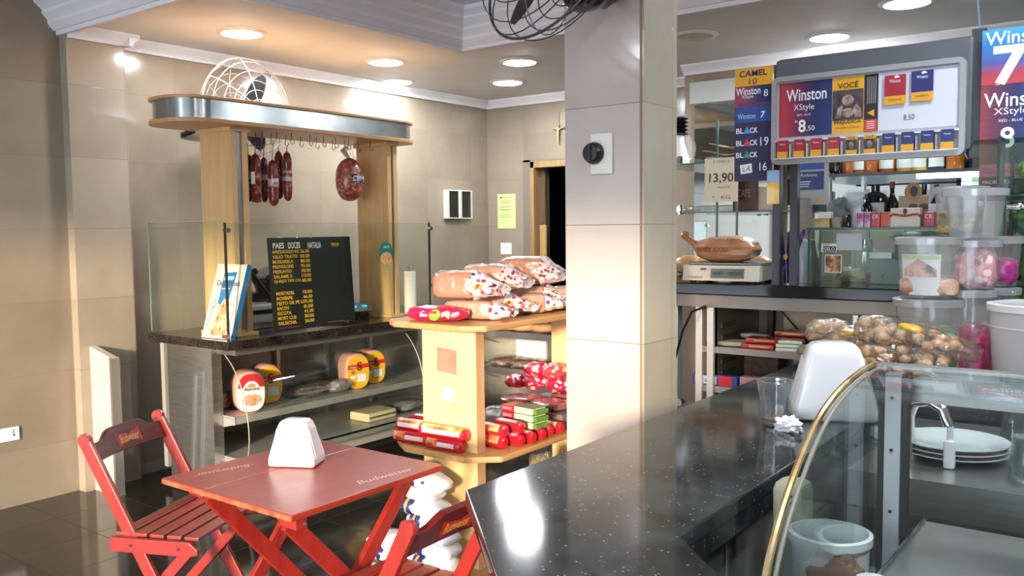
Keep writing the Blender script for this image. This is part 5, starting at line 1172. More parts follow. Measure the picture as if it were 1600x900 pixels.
decal(t, 'yellow_part', (-1.428, 3.858, 1.74), X_, Z_, .056, .095, M('tag_yellow', '#e0ae3a', .4, stops=[(.4, '#e8b020'), (.6, '#ecd090')], scale=16), th=.002); decal(t, 'blue_part', (-1.428, 3.858, 1.815), X_, Z_, .056, .056, M('tag_blue', '#8fb0d4', .4), th=.002)
G().cyl((-1.428, 3.858, 1.84), (-1.428, 3.858, 1.868), .002).build('hook', STEEL, t)
# right hand poster pair
t = thing('corner_poster', 'tall two part blue and red cigarette poster at the right photo edge', 'poster', (-.45, 3.86, 2.0)); PY_ = 3.86
qx0, qx1 = -.604, -.33
decal(t, 'upper_sheet', ((qx0+qx1)/2, PY_, 2.235), X_, Z_, qx1-qx0, .21, grad('poster_blend', 'Z', .13, .34, [(0, '#c43a3c'), (.25, '#a8404e'), (.45, '#4a5a9c'), (.8, '#2c78c0'), (1, '#3f9ad8')], .35, .12), th=.003)
decal(t, 'lower_sheet', ((qx0+qx1)/2, PY_, 1.905), X_, Z_, qx1-qx0, .445, grad('poster_blend2', 'X', -.16, .10, [(0, '#b0463a'), (.3, '#6a3048'), (.6, '#20285c'), (1, '#1e3c78')], .35, .25), th=.003)
yy = PY_-.0035
text(t, 'Winston', (-.475, yy, 2.305), X_, Z_, .235, .050, WI, off=.01); text(t, '7', (-.505, yy, 2.20), X_, Z_, .12, .15, WI, off=.03)
text(t, 'MAIS BARATO', (-.43, yy, 2.15), X_, Z_, .04, .008, WI); text(t, 'Winston', (-.475, yy, 2.07), X_, Z_, .235, .055, WI, off=.01); text(t, 'XStyle', (-.50, yy, 2.022), X_, Z_, .115, .034, WI); text(t, 'RED - BLUE', (-.50, yy, 1.99), X_, Z_, .08, .010, WI); text(t, '8', (-.51, yy, 1.925), X_, Z_, .05, .08, WI, off=.02)
decal(t, 'pink_strip', (-.54, yy, 1.80), X_, Z_, .125, .05, M('pink_magenta', '#b05a86', .4)); text(t, 'VENDA SOMENTE', (-.54, yy-.001, 1.80), X_, Z_, .11, .018, M('band_red', '')); text(t, 'MAIORES DE 18', (-.54, yy, 1.755), X_, Z_, .10, .014, WI)
t = thing('hanging_cord', 'thin blue grey cord hanging from the ceiling to the price frame', 'cord', (-.66, 3.9, 2.35))
G().tube([(-.655, 3.93, HZ), (-.652, 3.93, 2.75), (-.640, 3.93, 2.55), (-.632, 3.93, 2.45), (-.625, 3.93, 2.36)], .0035, 6).build('cord', M('cord_blue', '#5e7f90', .5), t)
# ================================================================== goods on the bar worktop
gz = 1.582; gy0, gy1 = 4.18, 4.55
t = thing('glass_cabinet', 'small glass counter cabinet with stickers standing on the black worktop', 'glass cabinet', (-1.05, 4.36, BT))
cx0, cx1 = -1.372, -.62
for (a, b) in (((cx0, gy0, BT), (cx1, gy0+.005, gz-.006)), ((cx0, gy0, BT), (cx0+.005, gy1, gz-.006))): G().box(a, b).build('glass_pane', glassy('cabinet_glass', '#f0f8f4', .025), t)
G().box((cx0-.005, gy0-.01, gz-.008), (cx1, gy1, gz)).build('glass_top', glassy('cabinet_top', '#e6f2ec', .08, .06, '#c9d8d0'), t)
G().box((cx0-.006, gy0-.013, gz-.009), (cx1, gy0-.008, gz+.001)).build('top_edge', GEDGE, t)
G().box((cx0-.002, gy0-.006, BT), (cx0+.008, gy0+.006, gz-.008)).build('corner_edge', GEDGE, t)
G().box((-1.105, gy0-.002, BT+.1), (-1.095, gy0+.006, gz-.008)).build('pane_joint', GEDGE, t)
c = at(1327, 378, Y=gy0-.001); decal(t, 'blank_label', c, X_, Z_, .115, .077, M('pale_label2', '#b9c2c2', .5), th=.002)
c = at(1295, 387, Y=gy0-.001); decal(t, 'ice_sticker', c, X_, Z_, .070, .040, WPLAST, th=.002); decal(t, 'dark_field', c+V((.004, -.002, -.006)), X_, Z_, .058, .024, M('ink_black', ''), th=.001)
text(t, 'USO', c+V((-.01, -.003, .013)), X_, Z_, .03, .012, M('band_red', ''), lift=.001, off=.01); text(t, 'GELO', c+V((.004, -.004, -.006)), X_, Z_, .05, .016, WPLAST, lift=.001, off=.02)
c = at(1302, 412, Y=gy0-.001); decal(t, 'photo_sticker', c, X_, Z_, .078, .085, WPLAST, th=.002); decal(t, 'photo_print', c+V((0, -.002, 0)), X_, Z_, .070, .077, M('photo_print', '#7a4030', .4, stops=[(.35, '#5a2a20'), (.5, '#a86a3c'), (.65, '#d8b89a')], scale=30), th=.001)
def sbox(name, label, cat, px0, px1, pyt, y, mat, z0=gz, d=.05, group=None, txt=None, tm=None):
    a = at(px0, pyt, Y=y); b = at(px1, pyt, Y=y); zt_ = (a.z+b.z)/2
    t = thing(name, label, cat, ((a.x+b.x)/2, y+d/2, z0), group=group); G().box((a.x, y, z0), (b.x, y+d, zt_), .003).build('carton', mat, t)
    if txt: text(t, txt, ((a.x+b.x)/2, y-.0005, (z0+zt_)/2+(zt_-z0)*.2), X_, Z_, (b.x-a.x)*.7, (zt_-z0)*.25, tm or WI, lift=.001, off=.01)
    return t
sbox('yellow_box', 'small yellow box under a white packet at the left of the cabinet top', 'box', 1270, 1296, 341, 4.24, M('yellow_food_box', '#b5a468', .5, stops=[(.4, '#a8985a'), (.6, '#cfc08a')], scale=18))
o = G().box((-1.352, 4.25, gz+.044), (-1.29, 4.29, gz+.075), .004).build('white_packet', PAPER, loc=(-1.32, 4.27, gz+.044)); tag(o, 'white packet lying on the small yellow box', 'packet')
MK = ('#c98aa8', '#b9304a', '#c8442c')
PKB = M('pink_medicine', '#c784a4', .35, stops=[(.4, '#c070a0'), (.6, '#e0c0d0')], scale=24)
REDB = M('red_medicine', '#b8283c', .3, coat=.3); ORB = M('orange_medicine', '#cc4a2c', .3, coat=.3)
sbox('small_box', 'pink small box on the cabinet top, left of two', 'box', 1338, 1349, 331, 4.22, PKB, group='small cartons along the cabinet top', txt='CX', tm=M('navy_ink', ''))
sbox('small_box', 'pink small box on the cabinet top, right of two', 'box', 1350, 1360, 331, 4.22, PKB, group='small cartons along the cabinet top', txt='CX', tm=M('navy_ink', ''))
sbox('small_box', 'red small box with a white print beside the pink ones', 'box', 1361, 1375, 331, 4.22, REDB, group='small cartons along the cabinet top', txt='CR')
sbox('small_box', 'orange red small box left of the white carton with a banner', 'box', 1376, 1391, 331, 4.22, ORB, group='small cartons along the cabinet top')
t = sbox('white_carton', 'white carton with a dark eagle and red banner on the cabinet top', 'box', 1391, 1438, 325, 4.22, M('ivory_carton', '#d8cfc0', .4))
c = at(1414, 338, Y=4.218); G().tube([c+V((-.065, -.001, .0)), c+V((-.05, -.001, .010)), c+V((0, -.001, .002)), c+V((.05, -.001, .010)), c+V((.065, -.001, .0))], .005, 6).build('red_banner', M('rust_ink', ''), t); poly(t, 'eagle_mark', oval(.018, .028, 10), c+V((0, 0, .022)), X_, Z_, DK)
sbox('small_box', 'red small box with a white print right of the white carton', 'box', 1443, 1460, 331, 4.22, REDB, group='small cartons along the cabinet top', txt='CR')
sbox('small_box', 'white small box with a red stripe behind the red one at the right', 'box', 1450, 1472, 318, 4.30, M('white_box', '#cfcfce', .4))
t = sbox('card_display', 'beige cardboard display with a round badge behind the white carton', 'card display', 1404, 1450, 305, 4.34, M('beige_card', '#b0a08c', .6), d=.02)
c = at(1427, 300, Y=4.339); poly(t, 'round_badge', oval(.075, .085), c, X_, Z_, M('badge_tan', '#b5824e', .5), th=.003); poly(t, 'badge_figure', oval(.035, .05, 14), c+V((.004, -.003, .003)), X_, Z_, DK)
for k in (-.02, .025): poly(t, 'brown_oval', oval(.04, .03, 14), at(1434, 323, Y=4.339)+V((k, 0, 0)), X_, Z_, M('brown_print', '#7a4a3a', .5), th=.002)
def bottle(label, px, pyb, pyt, Y, rad, mat, cap, lab=None, z0=None, group=None, neck=.38, txt=None):
    b = at(px, pyb, Y=Y); T_ = at(px, pyt, Y=Y); z0 = b.z if z0 is None else z0; H = T_.z-z0
    t = thing('bottle', label, 'bottle', (b.x, Y, z0), group=group)
    sh0 = H*(1-neck)
    G().lathe([(0, 0), (rad*.95, 0), (rad, .006), (rad, sh0*.92), (rad*.85, sh0), (rad*.36, sh0+H*neck*.35), (rad*.30, H*.88), (0, H*.88)], (b.x, Y, z0), 24).build('bottle_body', mat, t)
    G().lathe([(0, H*.86), (rad*.36, H*.86), (rad*.36, H), (0, H)], (b.x, Y, z0), 18).build('cap', cap, t)
    if lab: 
        g = G(); g.grid(lambda u, v: V((b.x-rad*1.02*math.cos(.5+u*2.1), Y-rad*1.02*math.sin(.5+u*2.1), z0+sh0*(.15+.6*v))), 12, 2); g.build('label', lab, t)
        if txt: text(t, txt, (b.x+.0, Y-rad*1.03, z0+sh0*.5), X_, Z_, rad*1.1, sh0*.18, DK, lift=.002)
    return t
DB = M('dark_bottle', '#101418', .08, coat=.5); BRB = M('amber_bottle', '#6a3414', .1, coat=.5, col2='#8a4a1c', scale=5); PLB = M('bottle_label', '#b9c4c0', .5); RC = M('red_cap', '#7c1824', .3)
bottle('stout black bottle with a pale label behind the red cartons', 1367, 350, 290, 4.40, .055, DB, DB, PLB, z0=gz, neck=.22, txt='CONHAC')
bottle('slim dark bottle in front of the stout black one', 1354, 350, 303, 4.33, .026, DB, BLACK, None, z0=gz, neck=.35)
bottle('wine bottle with a dark red cap left of the card display', 1393, 350, 284, 4.46, .034, DB, RC, None, z0=gz, neck=.45)
bottle('tiny dark bottle near the small carton row', 1326, 352, 327, 4.24, .012, DB, BLACK, None, z0=gz, neck=.4)
bottle('dark bottle with a green neck behind the card display', 1443, 350, 288, 4.50, .034, M('green_bottle', '#14281c', .1, coat=.4), DB, None, z0=gz, neck=.5)
bottle('dark bottle with a brown cap at the right behind the white box', 1462, 350, 288, 4.50, .030, DB, M('brown_cap', '#4a3026', .4), PLB, z0=gz, neck=.45)
o = G().blob((-1.19, 4.42, gz+.085), (.085, .06, .085), 2.2, (26, 18), .22, 7, 6).build('white_bag', glassy('white_film', '#ffffff', .1, .6, '#cdd3d8', .2, .8, 25), loc=(-1.19, 4.42, gz)); tag(o, 'crumpled white plastic bag standing behind the cabinet top cartons', 'bag')
t = thing('paper_cup', 'small beige cup between the yellow box and the tiny bottle', 'cup', (-1.27, 4.25, gz)); c = V((-1.262, 4.25, gz))
G().lathe([(0, 0), (.020, 0), (.026, .05), (.023, .05), (.018, .004), (0, .004)], c, 20).build('cup', M('cup_beige', '#a89c8a', .5), t)
o = G().blob((-1.29, 4.40, gz+.07), (.06, .05, .07), 2.2, (22, 14), .25, 6, 16).build('grey_cloth', M('grey_cloth', '#6f7678', .8, col2='#8b9294', scale=10), loc=(-1.29, 4.40, gz)); tag(o, 'crumpled grey cloth at the left rear of the cabinet top', 'cloth')
t = thing('white_candle', 'short white candle between the tiny bottle and the pink boxes', 'candle', (-1.155, 4.28, gz)); G().cyl((-1.165, 4.28, gz), (-1.165, 4.28, gz+.065), .014).build('candle', WPLAST, t)
# inside the cabinet
carton('black_box', 'black box with white lettering inside the glass cabinet', 'box', (-.92, 4.32, BT+.115), (.17, .12, .085), 0, BLACK, None)
text(bpy.data.objects['black_box'], 'CHOCO', (-.90, 4.258, BT+.16), X_, Z_, .07, .02, WI)
carton('grey_box', 'grey white box under the black one inside the glass cabinet', 'box', (-.93, 4.33, BT+.002), (.34, .22, .112), 0, M('grey_card', '#8d908b', .5), None)
text(bpy.data.objects['grey_box'], 'Y', (-1.04, 4.218, BT+.035), V((1, .0, .3)), Z_, .014, .035, M('navy_ink', ''), shear=.3)
carton('white_tray', 'white tray left of the black box inside the glass cabinet', 'tray', (-1.07, 4.32, BT+.116), (.10, .10, .03), 0, WPLAST)
pack('yellow_pack', 'yellowish clear pack at the bottom left of the glass cabinet', 'pack', (-1.20, 4.34, BT+.035), (.08, .07, .033), M('yellow_food', '#c9a24a', .5, col2='#dcc088', scale=10), seed=3, p=3)
pack('brown_paper_sack', 'grey brown paper sack in the back of the glass cabinet', 'bag', (-.93, 4.46, BT+.215), (.13, .06, .025), M('sack_brown', '#6a5c48', .6, col2='#857258', scale=8), seed=4, film=FILM)
t = thing('glass_jar', 'clear glass jar standing inside the cabinet left half', 'jar', (-1.22, 4.26, BT+.08)); c = V((-1.19, 4.46, BT+.002))
G().lathe([(0, 0), (.05, 0), (.055, .01), (.055, .14), (.04, .16), (.04, .18)], c, 28).build('jar', glassy('jar_glass', '#dfeae6', .2, .1), t); G().lathe([(0, .18), (.042, .18), (.042, .20), (0, .20)], c, 24).build('lid', CHROME, t)
# items left of the cabinet
t = thing('cup_stack', 'tall stack of beige paper cups between the posts and the cabinet', 'cup stack', (-1.33, 4.35, BT)); c = at(1253, 440, Y=4.62); c = V((c.x, 4.62, BT))
for k in range(9): G().lathe([(.040, .04*k), (.052, .04*k+.09), (.055, .04*k+.094), (.050, .04*k+.094), (.036, .04*k+.0)], c, 24, closed=True).build('cup', M('cup_pale', '#b5a79a', .5, col2='#c7bbae', scale=8), t)
t = thing('white_dispenser', 'smooth white rounded dispenser standing by the second graphite post', 'dispenser', (-1.32, 4.2, BT)); c = V((at(1253, 440, Y=4.25).x, 4.25, BT))
G().lathe([(0, 0), (.048, 0), (.050, .01), (.046, .15), (.036, .19), (.018, .21), (0, .213)], c, 32).build('body', M('porcelain', '#d3d8dc', .2, coat=.4), t)
t = thing('grey_cone', 'dark grey folded cone left of the glass cabinet', 'cone', (-1.27, 4.3, BT)); c = V((at(1272, 440, Y=4.3).x-.03, 4.34, BT))
G().lathe([(0, 0), (.055, 0), (.05, .02), (.018, .20), (.0, .21)], c, 14).build('cone', M('cone_grey', '#5d6062', .5, col2='#8b8f90', scale=6), t)
t = thing('incense_bundle', 'bundle of violet foil sticks leaning on the graphite post', 'bundle', (-1.41, 4.05, BT))
VF = M('violet_foil', '#2e2858', .3, coat=.5, stops=[(.35, '#221d44'), (.55, '#3a3270'), (.7, '#8a7aa0')], scale=25)
for k in range(7):
    a = k*1.9; x = -1.418+.018*math.cos(a); y = 4.045+.012*math.sin(a)
    G().tube([(x, y-.0, BT+.005), (x+.008*math.cos(a), y, BT+.12), (x+.04*math.cos(a)+.012, y+.01*math.sin(a), BT+.255+.02*math.sin(a*3))], [.006, .008, .010], 6).build('stick_pack', VF, t)
poly(t, 'gold_flower', oval(.02, .03, 8), (-1.425, 4.02, BT+.13), X_, Z_, M('gold_foil', ''), th=.003)
t = thing('blue_banner', 'blue printed price banner hanging below the frame, right of the posts', 'banner', (-1.26, 4.6, 1.83)); c = at(1264, 281, Y=4.6)
G().box((c.x-.10, c.y, c.z-.13), (c.x+.10, c.y+.004, c.z+.14)).build('white_backing', M('banner_white', '#b3b6b4', .4), t)
decal(t, 'upper_blue', c+V((-.01, 0, .09)), X_, Z_, .175, .075, M('banner_blue', '#2a50a0', .35, col2='#3a68b8', scale=4), th=.002); decal(t, 'lower_navy', c+V((-.01, 0, -.005)), X_, Z_, .175, .095, M('banner_navy', '#23346c', .35, col2='#2c4484', scale=5), th=.002)
text(t, 'KENT', c+V((-.03, -.003, .09)), X_, Z_, .06, .018, WI); text(t, 'Rothmans', c+V((.0, -.003, .025)), X_, Z_, .085, .017, WI, shear=.2); 
for k in range(3): decal(t, 'small_text', c+V((-.03, -.003, -.01-.012*k)), X_, Z_, .08-.01*k, .005, WI)
poly(t, 'yellow_mark', oval(.035, .012, 14), c+V((.055, -.001, -.105)), X_, Z_, M('tag_yellow', ''), th=.002)
G().cyl((c.x, c.y+.002, c.z+.14), (c.x, c.y+.002, 1.99), .0015).build('hanging_wire', BLACK, t)

t = thing('added_cupboard', 'grey brown cupboard added to cover the bright mirror below the bottle shelf', 'cabinet', (-.6, 5.9, 0))  # added to block the blown-out shop opening reflected in the mirror
G().box((-1.78, 5.62, 0), (2.3, 6.2, 1.60), .004).build('body', M('cupboard_grey', '#6d675f', .5, col2='#7c756b', scale=3), t)
for k in range(6):
    x = -1.76+k*.5; d_ = G().box((x, 5.605, .1), (x+.49, 5.62, 1.56), .004).build('door', M('cupboard_door', '#8a8478', .45, col2='#98917f', scale=4), t); G().cyl((x+.44, 5.59, 1.0), (x+.44, 5.59, 1.15), .006).build('handle', CHROME, d_)
# whisky shelf behind, below the frame
wz = 1.905
t = thing('bottle_shelf', 'glass bottle shelf on steel uprights across the mirror', 'shelf', (-1.3, 5.8, wz))
G().box((-1.95, 5.52, wz-.012), (.6, 6.28, wz)).build('glass_shelf', glassy('shelf_glass', ''), t)
G().box((-1.95, 5.516, wz-.018), (.6, 5.522, wz+.002)).build('shelf_edge', M('dark_edge', '#3a4444', .3), t)
for x in (-1.93, -1.70, -.9): G().box((x, 6.26, 1.0), (x+.02, 6.285, 2.5)).build('wall_upright', ALU, t)
G().box((-1.20, 5.56, wz-.045), (-.6, 5.62, wz-.015), .004).build('strip_light', M('tube_light', '#e8ecff', .4, emis=4), t)
WL_ = [('dark', 1246), ('dark', 1262), ('amber', 1277), ('dark', 1293), ('dark', 1309), ('amber', 1327), ('label', 1344), ('amber', 1360), ('label', 1386), ('gold', 1414), ('gold', 1436), ('navy', 1464), ('amber', 1492)]
ordn = ['leftmost', 'second', 'third', 'fourth', 'fifth', 'sixth', 'seventh', 'eighth', 'ninth', 'tenth', 'eleventh', 'twelfth', 'rightmost']
AMB = M('whisky', '#8a4818', .08, coat=.6, col2='#a85c20', scale=6); GLD = M('gold_rum', '#c07a24', .1, coat=.5, col2='#d8a050', scale=8); NVY = M('gin_navy', '#2a2c4e', .1, coat=.5)
for i, (k, px) in enumerate(WL_):
    mm_ = {'dark': DB, 'amber': AMB, 'label': AMB, 'gold': GLD, 'navy': NVY}[k]
    cn = {'dark': 'dark liquor bottle', 'amber': 'amber liquor bottle', 'label': 'amber bottle with a pale label', 'gold': 'golden rum bottle', 'navy': 'bottle with a cream and navy label'}[k]
    bottle(cn+', '+ordn[i]+' on the shelf behind the framed board', px, 270, 200, 5.64, .048, mm_, RC, PLB if k in ('label', 'navy', 'gold') else None, z0=wz, group='liquor bottles on the high shelf')

# ================================================================== plastic tubs on the L counter
def tub(label, px, Y, z0, z1, r1, r0, fill=None, fh=.3, lidc='#cfd6d8', tilt=None, lab=None):
    x = at(px, 460, Y=Y).x; c = V((x, Y, z0)); H = z1-z0
    t = thing('clear_tub', label, 'plastic tub', c, group='stacked clear plastic tubs')
    g = G()
    mt = tilt
    T = Matrix.Translation(c) @ (mt.to_4x4() if mt else Matrix()); g.m = T
    g.lathe([(0, .002), (r0, .002), (r1, H-.022), (r1+.004, H-.02)], n=36); g.build('tub_wall', PVC, t)
    g = G(); g.m = T; g.lathe([(r1+.001, H-.026), (r1+.010, H-.026), (r1+.011, H-.004), (r1-.004, H), (0, H-.003)], n=36); g.build('lid', glassy('lid_plastic', '#eef2f3', .12, .55, '#d8dee0', .2), t)
    if fill:
        g = G(); g.m = T; rr = r0*.95+(r1-r0)*fh*.9; n_ = 30
        g.blob((0, 0, H*fh/2+.004), (rr*.97, rr*.97, H*fh/2), 5, (30, 16), .06, 14, int(px), None, 4); g.build('contents', fill, t)
    if lab: lab(t, T, r0, r1, H)
    return t
def sweets(name, cs, scale=40): 
    return spots(name, cs[0], cs, scale, .4, .5, .2)
LY = 3.33
M('label_sheet', '#d5d9d8', .5)
def hands(t, T, r0, r1, H):
    g = G(); 
    def f(u, v, k=1.02, u0=-.55, u1=.75): 
        a = -PI/2-.30+u0+(u1-u0)*u; z = H*(.06+.66*v); r = (r0+(r1-r0)*z/H)*k; return T @ V((r*math.cos(a), r*math.sin(a), z))
    g.grid(lambda u, v: f(u, v), 14, 2); g.build('paper_label', M('label_sheet', '#d5d9d8', .5), t)
    g = G(); g.grid(lambda u, v: f(.08+.84*u, .35+.45*v*(1-abs(u-.5)*1.2)+.1, 1.03), 14, 3); g.build('hands_picture', M('hands_print', '#c9a08c', .5, stops=[(.35, '#b58a78'), (.5, '#dcbcaa'), (.65, '#8a7a88')], scale=14), t)
    g = G(); g.grid(lambda u, v: f(.04+.92*u, .88+.10*v, 1.03), 14, 1); g.build('green_strip', M('green_strip', '#b5c9a0', .5), t)
def wl(t, T, r0, r1, H):
    g = G(); g.grid(lambda u, v: T @ V(((r0+(r1-r0)*.3)*1.02*math.cos(-PI/2-.75+.6*u), (r0+(r1-r0)*.3)*1.02*math.sin(-PI/2-.75+.6*u), H*(.22+.22*v))), 8, 1); g.build('paper_label', M('label_sheet', ''), t)
PS = sweets('pink_sweets', ['#d0507c', '#b83a6a', '#e07a9a', '#c84070']); GS = sweets('green_red_sweets', ['#4a9a50', '#c04a50', '#b8484a', '#d8b0a8', '#c06060']); MS = sweets('magenta_sweets', ['#a02878', '#c03a90', '#8a2068']); YS = sweets('olive_sweets', ['#7a7038', '#5a6a30', '#a08a50', '#c9b070'])
RS = sweets('rose_wrapped', ['#c9959a', '#e0b8b8', '#a87078', '#d8c0bc'])
tub('wide clear tub with red and green sweets, lowest at the left of the stack', 1455, LY, CT+.002, 1.338, .115, .098, GS, .66, lab=wl)
tub('wide clear tub with a hands picture label, on top of the lowest left one', 1455, LY, 1.340, 1.552, .112, .098, M('brown_wafers', '#a87c60', .5, stops=[(.4, '#8a5a44'), (.6, '#c9a890')], scale=14), .35, lab=hands)
tub('tall clear empty looking tub standing highest in the stack', 1520, LY, 1.545, 1.715, .092, .075)
tub('clear tub with a tilted lid and olive sweets behind the highest one', 1497, 3.50, 1.55, 1.73, .085, .066, YS, .5)
tub('clear tub with pink sweets, lowest of the middle column', 1520, LY+.02, CT+.002, 1.372, .066, .056, PS, .60)
tub('clear tub with rose wrapped sweets in the second tier of the middle column', 1523, LY+.02, 1.374, 1.543, .072, .062, RS, .8)
tub('clear tub with magenta sweets and a paper tag at the right of the stack', 1556, 3.48, 1.376, 1.552, .075, .062, MS, .55)
tub('clear tub with gold sweets, lowest at the right rear of the stack', 1556, 3.48, CT+.002, 1.374, .070, .060, YS, .6)

# clear bags of biscuits
CK = M('biscuits', '#c08a52', .5, stops=[(.35, '#96602e'), (.5, '#c99a62'), (.65, '#e0c094')], scale=26, bmp=.6, bscale=30)
CK2 = M('pale_biscuits', '#cfae86', .5, stops=[(.35, '#b08a5c'), (.6, '#dcc3a0')], scale=30, bmp=.6, bscale=30)
def cbag(label, px, py, Y, r, rz, tilt, mat, seed, extra=None):
    c = at(px, py, Y=Y); t = thing('biscuit_bag', label, 'biscuit bag', (c.x, c.y, c.z-r[2]), group='clear bags of biscuits on the bar counter')
    R = RZ(rz) @ RY(tilt)
    rnd = random.Random(seed)
    for k in range(14):
        p = R @ V(((rnd.random()*1.5-.75)*r[0], (rnd.random()*1.2-.6)*r[1], (rnd.random()-.5)*r[2]*1.0))
        G().blob(c+p, (r[2]*.55, r[2]*.5, r[2]*.42), 2.1, (14, 9), .1, 4, k, RZ(k)).build('biscuit', mat, t)
    G().blob(c, (r[0]*1.05, r[1]*1.05, r[2]*1.05), 2.3, (32, 20), .16, 9, seed, R).build('clear_bag', glassy('biscuit_film', '#fdf8f0', .13, .10, '#f2e8dc', .1, 1, 26), t)
    if extra: G().blob(c+R @ V(extra[1]), extra[2], 2.4, (18, 12), .15, 5, seed, R).build('printed_patch', extra[0], t)
    return t
YPAT = M('yellow_patch', '#d8b02c', .3, coat=.4); RPAT = M('red_patch', '#a8483c', .35, coat=.3)
cbag('clear bag of round biscuits at the far left of the biscuit heap', 1297, 520, 3.34, (.085, .07, .05), .1, 0, CK2, 3)
cbag('biscuit bag with a yellow and red patch behind the napkin holder', 1335, 530, 3.30, (.09, .07, .045), -.1, .1, CK, 4, (YPAT, (0, -.04, .03), (.035, .03, .012)))
cbag('pale biscuit bag topmost in the middle of the heap', 1383, 520, 3.24, (.105, .075, .052), -.15, .15, CK2, 5)
cbag('biscuit bag with a yellow corner and a red strip at the right of the heap', 1463, 535, 3.16, (.13, .07, .040), -.15, .22, CK, 6, (YPAT, (-.08, -.03, .028), (.04, .03, .013)))
cbag('biscuit bag lying lowest in front, left of the striped one', 1370, 556, 3.14, (.10, .07, .036), -.05, .05, CK, 7)
cbag('biscuit bag lying lowest in front with a dark strip, at the right', 1440, 560, 3.12, (.10, .06, .036), -.2, .12, CK2, 8, (M('grey_patch', '#6a5a58', .3), (.0, .02, .032), (.07, .02, .008)))
o = G().blob((-1.0, 3.40, CT+.045), (.16, .11, .044), 3, (24, 14), .12, 5, 3).build('brown_paper_bag', M('sack_brown', ''), loc=(-1.0, 3.40, CT)); tag(o, 'brown paper bag flat under the heap of biscuit bags', 'bag')
# bucket
bc = V((-.285, 3.18, CT+.001)); t = thing('white_bucket', 'large translucent white bucket at the right photo edge behind the glass case', 'bucket', bc)
G().lathe([(0, .0), (.155, 0), (.172, .285), (.166, .285), (.150, .006), (0, .006)], bc, 48).build('bucket_wall', M('milky_plastic', '#c9cdcd', .25, coat=.3, sss=.2), t)
G().lathe([(.172, .27), (.180, .272), (.180, .292), (.164, .294), (.164, .284)], bc, 48, closed=True).build('rim', WPLAST, t)
G().lathe([(.1715, .22), (.1735, .22), (.1735, .225), (.1715, .225)], bc, 48, closed=True).build('moulded_band', WPLAST, t)
# right glass screen with plants behind
t = thing('glass_screen', 'upright green edged glass panel with a clamp at the right photo edge', 'glass screen', (-.47, 3.53, CT))
G().box((-.50, 3.536, CT), (-.1, 3.544, 1.70)).build('lower_pane', glassy('green_glass', '#cfe0cc', .03), t); G().box((-.585, 3.60, 1.70), (-.1, 3.608, 1.90)).build('upper_pane', glassy('green_glass', ''), t)
G().box((-.472, 3.53, CT), (-.464, 3.55, 1.70)).box((-.484, 3.52, 1.69), (-.1, 3.61, 1.698)).build('dark_edge', M('dark_green_edge', '#202e28', .2), t); G().box((-.492, 3.50, 1.70), (-.482, 3.61, 1.90)).build('dark_edge', M('dark_green_edge', ''), t)
G().cyl((-.46, 3.525, 1.655), (-.40, 3.525, 1.655), .012).blob((-.43, 3.525, 1.655), (.03, .015, .015)).build('clamp', CHROME, t)
LF = M('lettuce_green', '#7a9440', .6, stops=[(.3, '#4a6428'), (.5, '#86a04a'), (.7, '#b8c47c')], scale=12)
for i, (z, h) in enumerate(((1.76, .07), (1.60, .05), (1.45, .07), (1.30, .07), (1.15, .09))):
    c = V((-.36-.01*i, 3.72, z)); 
    o = G().blob(c, (.10, .06, h), 2.6, (26, 18), .22, 7, i+3).build('green_pack', LF, loc=(c.x, c.y, z-h))
    tag(o, ('green herb pack seen through the upper glass panel', 'green herb pack just under the panel clamp', 'yellow green herb pack in the middle of the column', 'green herb pack, fourth from the top behind the glass', 'green herb pack lowest behind the glass by the bucket')[i], 'herb pack', 'green packs behind the glass panel')
G().box((-.47, 3.66, 1.06), (-.462, 3.70, 1.84)).build('pack_rack_post', GREYM, t); 
for z in (1.685, 1.54, 1.37, 1.22): G().box((-.47, 3.66, z-.006), (-.25, 3.80, z), .001).build('pack_shelf', GREYM, t)
t = thing('label_sheet', 'dark blue and purple printed sheets behind the tall tub', 'poster', (-.55, 3.95, 1.6)); G().box((-.60, 3.955, 1.56), (-.53, 3.96, 1.70)).build('navy_sheet', M('navy_sheet', '#39446a', .4, stops=[(.45, '#2c355c'), (.6, '#a0a6bc')], scale=30), t); G().box((-.52, 3.95, 1.45), (-.485, 3.956, 1.60)).build('crimson_strip', M('crimson_sheet', '#a83050', .4, stops=[(.45, '#a02848'), (.6, '#d8b0bc')], scale=30), t)
G().box((-.60, 3.952, 1.32), (-.48, 3.962, 1.75)).build('holder_strip', M('pale_steel', ''), t)

# ================================================================== curved glass showcase in the foreground
SX0, SX1 = -.49, .75
t = thing('glass_showcase', 'curved glass food showcase with a worn gold edge in the right foreground', 'display case', (.1, 1.65, 0))
arc = [(1.935, 1.303), (1.83, 1.301), (1.715, 1.290), (1.62, 1.272), (1.54, 1.245), (1.462, 1.200), (1.387, 1.143), (1.331, 1.083), (1.295, 1.02), (1.27, .94), (1.262, .85)]
ap = cr(arc, 5)
G().prism([(p[0], p[1]) for p in ap]+[(p[0]+.004, p[1]-.005) for p in ap[::-1]], SX0+.012, SX1, 'YZ').build('curved_glass', glassy('showcase_glass', '#f6faf9', .045), t)
G().tube([(SX0, p[0], p[1]) for p in ap], .0065, 8).build('edge_strip', M('worn_gold_edge', '#8d7240', .35, .6, stops=[(.35, '#5e4a2c'), (.5, '#a08350'), (.7, '#c9b48a')], scale=14), t)
G().tube([(SX0+.012, p[0]+.006, p[1]-.006) for p in ap], .004, 6).build('seal_strip', M('pale_seal', '#a5a090', .4), t)
G().prism([(p[0]+.006, p[1]-.006) for p in ap]+[(1.95, .85), (1.95, 1.295)], SX0+.004, SX0+.008, 'YZ').build('end_pane', glassy('showcase_glass', ''), t)
G().box((SX0, 1.93, 1.294), (SX1, 1.965, 1.304), .002).build('top_rail', ALU, t)
